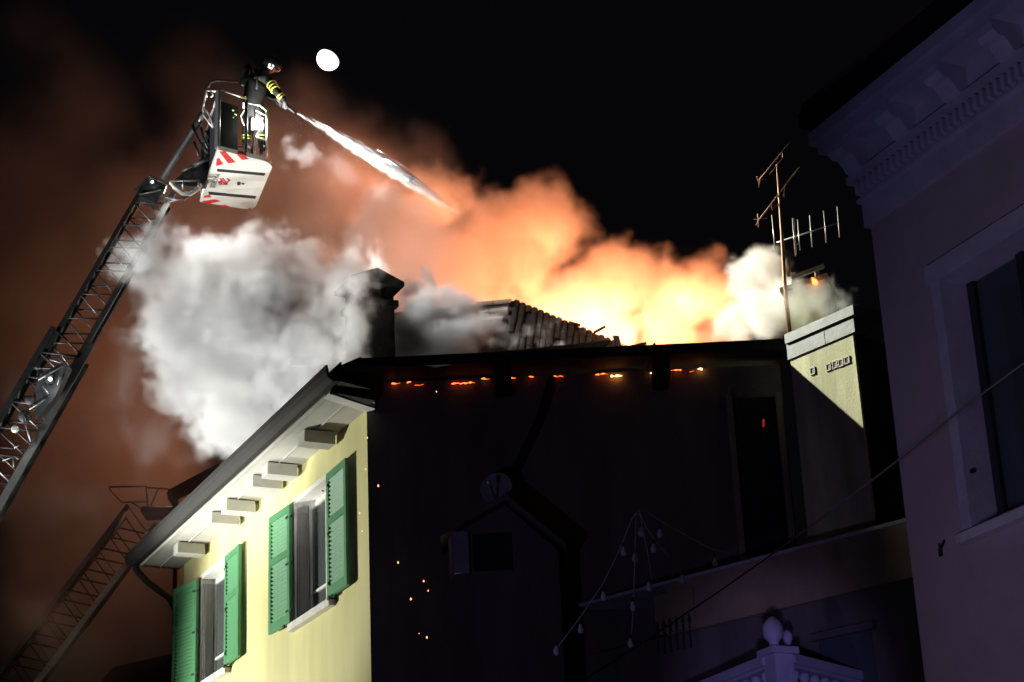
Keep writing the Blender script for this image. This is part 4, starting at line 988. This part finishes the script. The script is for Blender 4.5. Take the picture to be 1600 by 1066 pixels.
# ------------------------------------------------------------------ smoke (voxel fields)
def smoke_mat(name, color, dens, aniso=0.0, absorb=None):
    m = bpy.data.materials.new(name); m.use_nodes = True; nt = m.node_tree; nt.nodes.clear()
    o = nt.nodes.new('ShaderNodeOutputMaterial'); p = nt.nodes.new('ShaderNodeVolumePrincipled')
    p.inputs['Density'].default_value = dens; p.inputs['Color'].default_value = (*color, 1); p.inputs['Anisotropy'].default_value = aniso
    nt.links.new(p.outputs[0], o.inputs['Volume']); return m
def smoke(name, label, blobs, vox, m, k=0.25, warp=0.35, wscale=0.8, bump=0.28, bscale=1.9, soft=0.3, inner=0.5, iscale=1.2, seed=0.0, fine=1.5, grow=0.0):
    """blobs: (px, py, Y, radius in photo pixels) -> smooth union of balls, roughened, as a density grid"""
    B = []
    for px, py, Y, r in blobs: B.append((at(px, py, Y), r * Y / FPX / math.cos(PITCH) + grow))
    mg = soft + bump + warp * .6
    lo = V([min(c[i] - r for c, r in B) - mg for i in range(3)]); hi = V([max(c[i] + r for c, r in B) + mg for i in range(3)])
    org = (lo + hi) / 2
    vol = bpy.data.volumes.new(name); ob = bpy.data.objects.new(name, vol); COL.objects.link(ob); vol.materials.append(m)
    vol.render.step_size = 0.022 if vox < 0.02 else max(vox, 0.055)
    ob.location = org; setp(ob, label, 'smoke', None, 'stuff')
    ng = bpy.data.node_groups.new(name, 'GeometryNodeTree'); ng.interface.new_socket('Geometry', in_out='OUTPUT', socket_type='NodeSocketGeometry')
    n = ng.nodes; L = ng.links.new
    def math_(op, a, b=None, c=None):
        q = n.new('ShaderNodeMath'); q.operation = op
        for i, x in enumerate((a, b, c)):
            if x is None: continue
            if isinstance(x, (int, float)): q.inputs[i].default_value = x
            else: L(x, q.inputs[i])
        return q.outputs[0]
    def vm(op, a, b=None, s=None):
        q = n.new('ShaderNodeVectorMath'); q.operation = op
        for i, x in enumerate((a, b)):
            if x is None: continue
            if isinstance(x, (tuple, Vector)): q.inputs[i].default_value = tuple(x)
            else: L(x, q.inputs[i])
        if s is not None: q.inputs['Scale'].default_value = s
        return q.outputs['Value'] if op in ('LENGTH', 'DISTANCE') else q.outputs['Vector']
    pos = n.new('GeometryNodeInputPosition').outputs[0]
    sp = vm('ADD', pos, (seed * 3.1, seed * 1.7, seed * 2.3))
    nz = n.new('ShaderNodeTexNoise'); nz.inputs['Scale'].default_value = wscale; nz.inputs['Detail'].default_value = 3; L(sp, nz.inputs['Vector'])
    wv = vm('SCALE', vm('SUBTRACT', nz.outputs['Color'], (.5, .5, .5)), s=warp * 2)
    P = vm('ADD', pos, wv)
    acc = None
    for c, r in B:
        d = math_('SUBTRACT', r, vm('DISTANCE', P, c - org))
        acc = d if acc is None else math_('SMOOTH_MAX', acc, d, k)
    vo = n.new('ShaderNodeTexVoronoi'); vo.feature = 'F1'; vo.inputs['Scale'].default_value = bscale
    vo.inputs['Detail'].default_value = 2.0; vo.inputs['Roughness'].default_value = 0.55; vo.normalize = False
    L(vm('ADD', sp, vm('SCALE', wv, s=.8)), vo.inputs['Vector'])
    bm = math_('MULTIPLY', math_('SUBTRACT', 0.62, vo.outputs['Distance']), bump)
    n3 = n.new('ShaderNodeTexNoise'); n3.inputs['Scale'].default_value = bscale * 3.2; n3.inputs['Detail'].default_value = 4; n3.inputs['Roughness'].default_value = 0.6; L(sp, n3.inputs['Vector'])
    S = math_('ADD', math_('ADD', acc, bm), math_('MULTIPLY', math_('SUBTRACT', n3.outputs['Fac'], .5), bump * fine))
    mr = n.new('ShaderNodeMapRange'); mr.interpolation_type = 'SMOOTHSTEP'; mr.inputs['From Min'].default_value = 0.0; mr.inputs['From Max'].default_value = soft
    L(S, mr.inputs['Value'])
    n4 = n.new('ShaderNodeTexNoise'); n4.inputs['Scale'].default_value = iscale; n4.inputs['Detail'].default_value = 4; n4.inputs['Roughness'].default_value = 0.6; L(P, n4.inputs['Vector'])
    m4 = n.new('ShaderNodeMapRange'); m4.inputs['From Min'].default_value = .32; m4.inputs['From Max'].default_value = .62; m4.inputs['To Min'].default_value = 1 - inner; L(n4.outputs['Fac'], m4.inputs['Value'])
    D = math_('MULTIPLY', mr.outputs[0], m4.outputs[0])
    vc = n.new('GeometryNodeVolumeCube'); sm = n.new('GeometryNodeSetMaterial'); sm.inputs['Material'].default_value = m; go = n.new('NodeGroupOutput')
    L(D, vc.inputs['Density']); L(vc.outputs[0], sm.inputs[0]); L(sm.outputs[0], go.inputs[0])
    for i, ax in enumerate('XYZ'): vc.inputs['Resolution ' + ax].default_value = max(8, int((hi[i] - lo[i]) / vox))
    vc.inputs['Min'].default_value = tuple(lo - org); vc.inputs['Max'].default_value = tuple(hi - org)
    md = ob.modifiers.new('smoke_field', 'NODES'); md.node_group = ng
    return ob

smoke('white_smoke', 'thick white smoke billowing above the street eave, left of the chimney',
      [(232, 420, 28.7, 48), (268, 372, 29.2, 26), (305, 428, 28.9, 66), (370, 425, 28.7, 74), (330, 520, 28.8, 100), (430, 480, 28.5, 92), (500, 452, 28.3, 58), (400, 570, 28.2, 105), (480, 560, 27.8, 80), (300, 590, 29, 70), (345, 650, 28.8, 55), (525, 500, 27.5, 48), (562, 455, 27.9, 38), (600, 440, 28.2, 28), (262, 510, 29.2, 60), (540, 560, 27.3, 30), (546, 505, 26.1, 50), (552, 450, 26.2, 44), (540, 545, 26.0, 42), (590, 500, 27.9, 34), (470, 420, 28.6, 50), (440, 640, 27.6, 50), (380, 660, 28.2, 60), (205, 400, 28.9, 30), (214, 405, 26.7, 36), (246, 374, 26.9, 32), (198, 442, 26.9, 28), (264, 348, 27.3, 22), (540, 425, 28.2, 42), (588, 428, 28.3, 36), (440, 400, 28.6, 40)],
      0.042, smoke_mat('white_smoke', (0.955, 0.955, 0.955), 5.2), soft=0.42, bump=0.44, bscale=2.0, inner=0.5, grow=0.15, fine=1.9)
smoke('shaded_smoke', 'less lit smoke, its shade in a darker colour, over the roof between chimney and broken roof',
      [(636, 446, 28.9, 18), (662, 428, 29, 15), (652, 455, 28.6, 22), (690, 455, 28.6, 16), (665, 485, 28.2, 48), (720, 505, 28.2, 44), (640, 530, 27.6, 40), (700, 545, 27.8, 40), (760, 515, 27.8, 26)],
      0.05, smoke_mat('shaded_smoke', (0.50, 0.50, 0.51), 15.0), soft=0.35, bump=0.30, bscale=2.2, inner=0.6, seed=3, grow=0.13)  # low albedo stands in for the weaker light on this smoke
smoke('fire_smoke', 'fire lit orange smoke cloud boiling up behind the burning roof',
      [(850, 338, 32, 78), (897, 335, 32, 34), (785, 372, 32, 70), (700, 425, 32.6, 105), (620, 390, 33.2, 110), (960, 440, 31.6, 76), (1010, 440, 31.6, 70), (1060, 446, 31.5, 64), (1112, 458, 31, 56), (1126, 412, 31, 20), (1165, 492, 30.4, 46), (880, 490, 31.2, 85), (940, 535, 30.8, 75), (1050, 535, 30.6, 75), (1130, 540, 30.2, 55), (750, 500, 31, 80), (830, 430, 32, 62), (760, 345, 32.6, 55), (735, 305, 33.4, 36), (680, 310, 33.8, 60)],
      0.06, smoke_mat('fire_smoke', (0.94, 0.92, 0.90), 1.8), k=.5, soft=0.5, bump=0.36, bscale=1.4, warp=.4, inner=0.05, seed=5, fine=1.3, grow=0.08)
smoke('corner_smoke', 'pale yellowish smoke curling round the antenna mast and metal coping',
      [(1192, 425, 27.0, 46), (1170, 445, 27.2, 34), (1225, 460, 26.3, 42), (1256, 470, 24.4, 40), (1200, 490, 26.8, 48), (1288, 474, 23.4, 34), (1318, 480, 22.9, 24), (1160, 505, 27.5, 40)],
      0.04, smoke_mat('corner_smoke', (0.9, 0.9, 0.84), 6.0), soft=0.25, bump=0.22, bscale=2.6, warp=.25, inner=0.6, seed=8, grow=0.06)
smoke('drifting_smoke', 'broad brown orange smoke drifting behind the ladders into the night sky',
      [(620, 330, 35, 120), (520, 280, 36, 150), (555, 225, 35.5, 75), (640, 275, 35, 95), (490, 200, 36, 100), (712, 312, 34.5, 48), (380, 260, 36.5, 180), (250, 400, 36.5, 220), (100, 520, 36.5, 230), (150, 720, 36.5, 240), (150, 950, 36.5, 230), (20, 330, 37, 200), (470, 140, 36.5, 70), (300, 120, 37, 120), (500, 410, 35.2, 110), (120, 180, 37, 150), (60, 60, 37, 110)],
      0.13, smoke_mat('drifting_smoke', (0.76, 0.73, 0.70), 0.55), soft=1.7, bump=0.4, bscale=0.9, warp=.7, wscale=.5, k=.6, inner=0.6, iscale=.6, seed=2)
smoke('jet_spray', 'dense white spray that makes up the water jet',
      [(460 + (735 - 460) * (f / 30) , 175 + (345 - 175) * (f / 30) - 14 * 4 * (f / 30) * (1 - f / 30) * .45, 27.6 + 1.0 * f / 30, (4.6 + 11.5 * math.sin((f / 30) ** 1.05 * math.pi * .90) ** 1.1) * (1 - .30 * (f / 28) ** 3)) for f in [q * .75 for q in range(38)]],
      0.016, smoke_mat('jet_spray', (0.97, 0.97, 0.97), 42.0), k=.08, soft=0.14, bump=0.04, bscale=6, warp=.02, wscale=3, inner=0.3, iscale=5, seed=4)
smoke('spray_mist', 'white water mist beside the cage under the jet, with added glow haze round the lamp',
      [(438, 250, 27.6, 20), (436, 262, 27.6, 18), (449, 232, 27.7, 19), (456, 216, 27.7, 14), (470, 250, 27.8, 20), (404, 193, 27.45, 15)] + [(456 + 17 * q, 236 + 8.0 * q + (6 if q % 2 else -5), 27.8 + .06 * q, 25 + 5 * math.sin(q * 1.7)) for q in range(13)],  # the blob at the worklight is haze added for its bloom
      0.025, smoke_mat('spray_mist', (0.95, 0.95, 0.95), 0.75), soft=0.34, bump=0.24, bscale=2.6, warp=.22, wscale=2.4, inner=0.97, iscale=3.4, seed=6, fine=2.0)
smoke('nozzle_mist', 'bright white curl of mist right beside the cage below the nozzle',
      [(436, 254, 27.55, 17), (444, 262, 27.6, 15), (447, 238, 27.65, 16), (452, 220, 27.7, 13), (466, 246, 27.75, 17), (488, 236, 27.85, 17), (505, 250, 27.9, 16)],
      0.025, smoke_mat('nozzle_mist', (0.95, 0.95, 0.95), 1.7), soft=0.34, bump=0.22, bscale=3.4, warp=.2, wscale=2.6, inner=0.97, iscale=3.6, seed=21, fine=2.0)
smoke('roof_wisps', 'thin pale wisps of smoke licking over the broken roof edge',
      [(770, 535, 27.2, 20), (800, 530, 27.3, 20), (825, 522, 27.4, 18), (850, 515, 27.5, 15), (868, 508, 27.6, 10), (845, 538, 27.2, 18), (880, 536, 27.3, 13)],
      0.03, smoke_mat('roof_wisps', (0.86, 0.86, 0.86), 2.6), soft=0.22, bump=0.2, bscale=3.5, warp=.18, wscale=2.2, inner=0.85, iscale=3.2, seed=12, fine=2.0)
smoke('thin_smoke', 'thin grey smoke fading downwards into the dark left of the long gutter',
      [(190, 430, 29.2, 40), (195, 520, 29.4, 55), (190, 600, 29.6, 62), (250, 670, 29.6, 62), (160, 690, 30.5, 60), (120, 800, 32.0, 80), (200, 900, 32.5, 90), (70, 960, 32.5, 90), (60, 620, 30.5, 60), (240, 790, 32, 70), (250, 980, 32.5, 80), (130, 1050, 32.5, 90), (30, 780, 31.5, 80), (330, 700, 30.5, 50)],
      0.07, smoke_mat('thin_smoke', (0.88, 0.88, 0.88), 0.95), soft=1.4, bump=0.4, bscale=1.0, warp=.8, wscale=.6, inner=0.7, iscale=.8, seed=9, k=1.2)
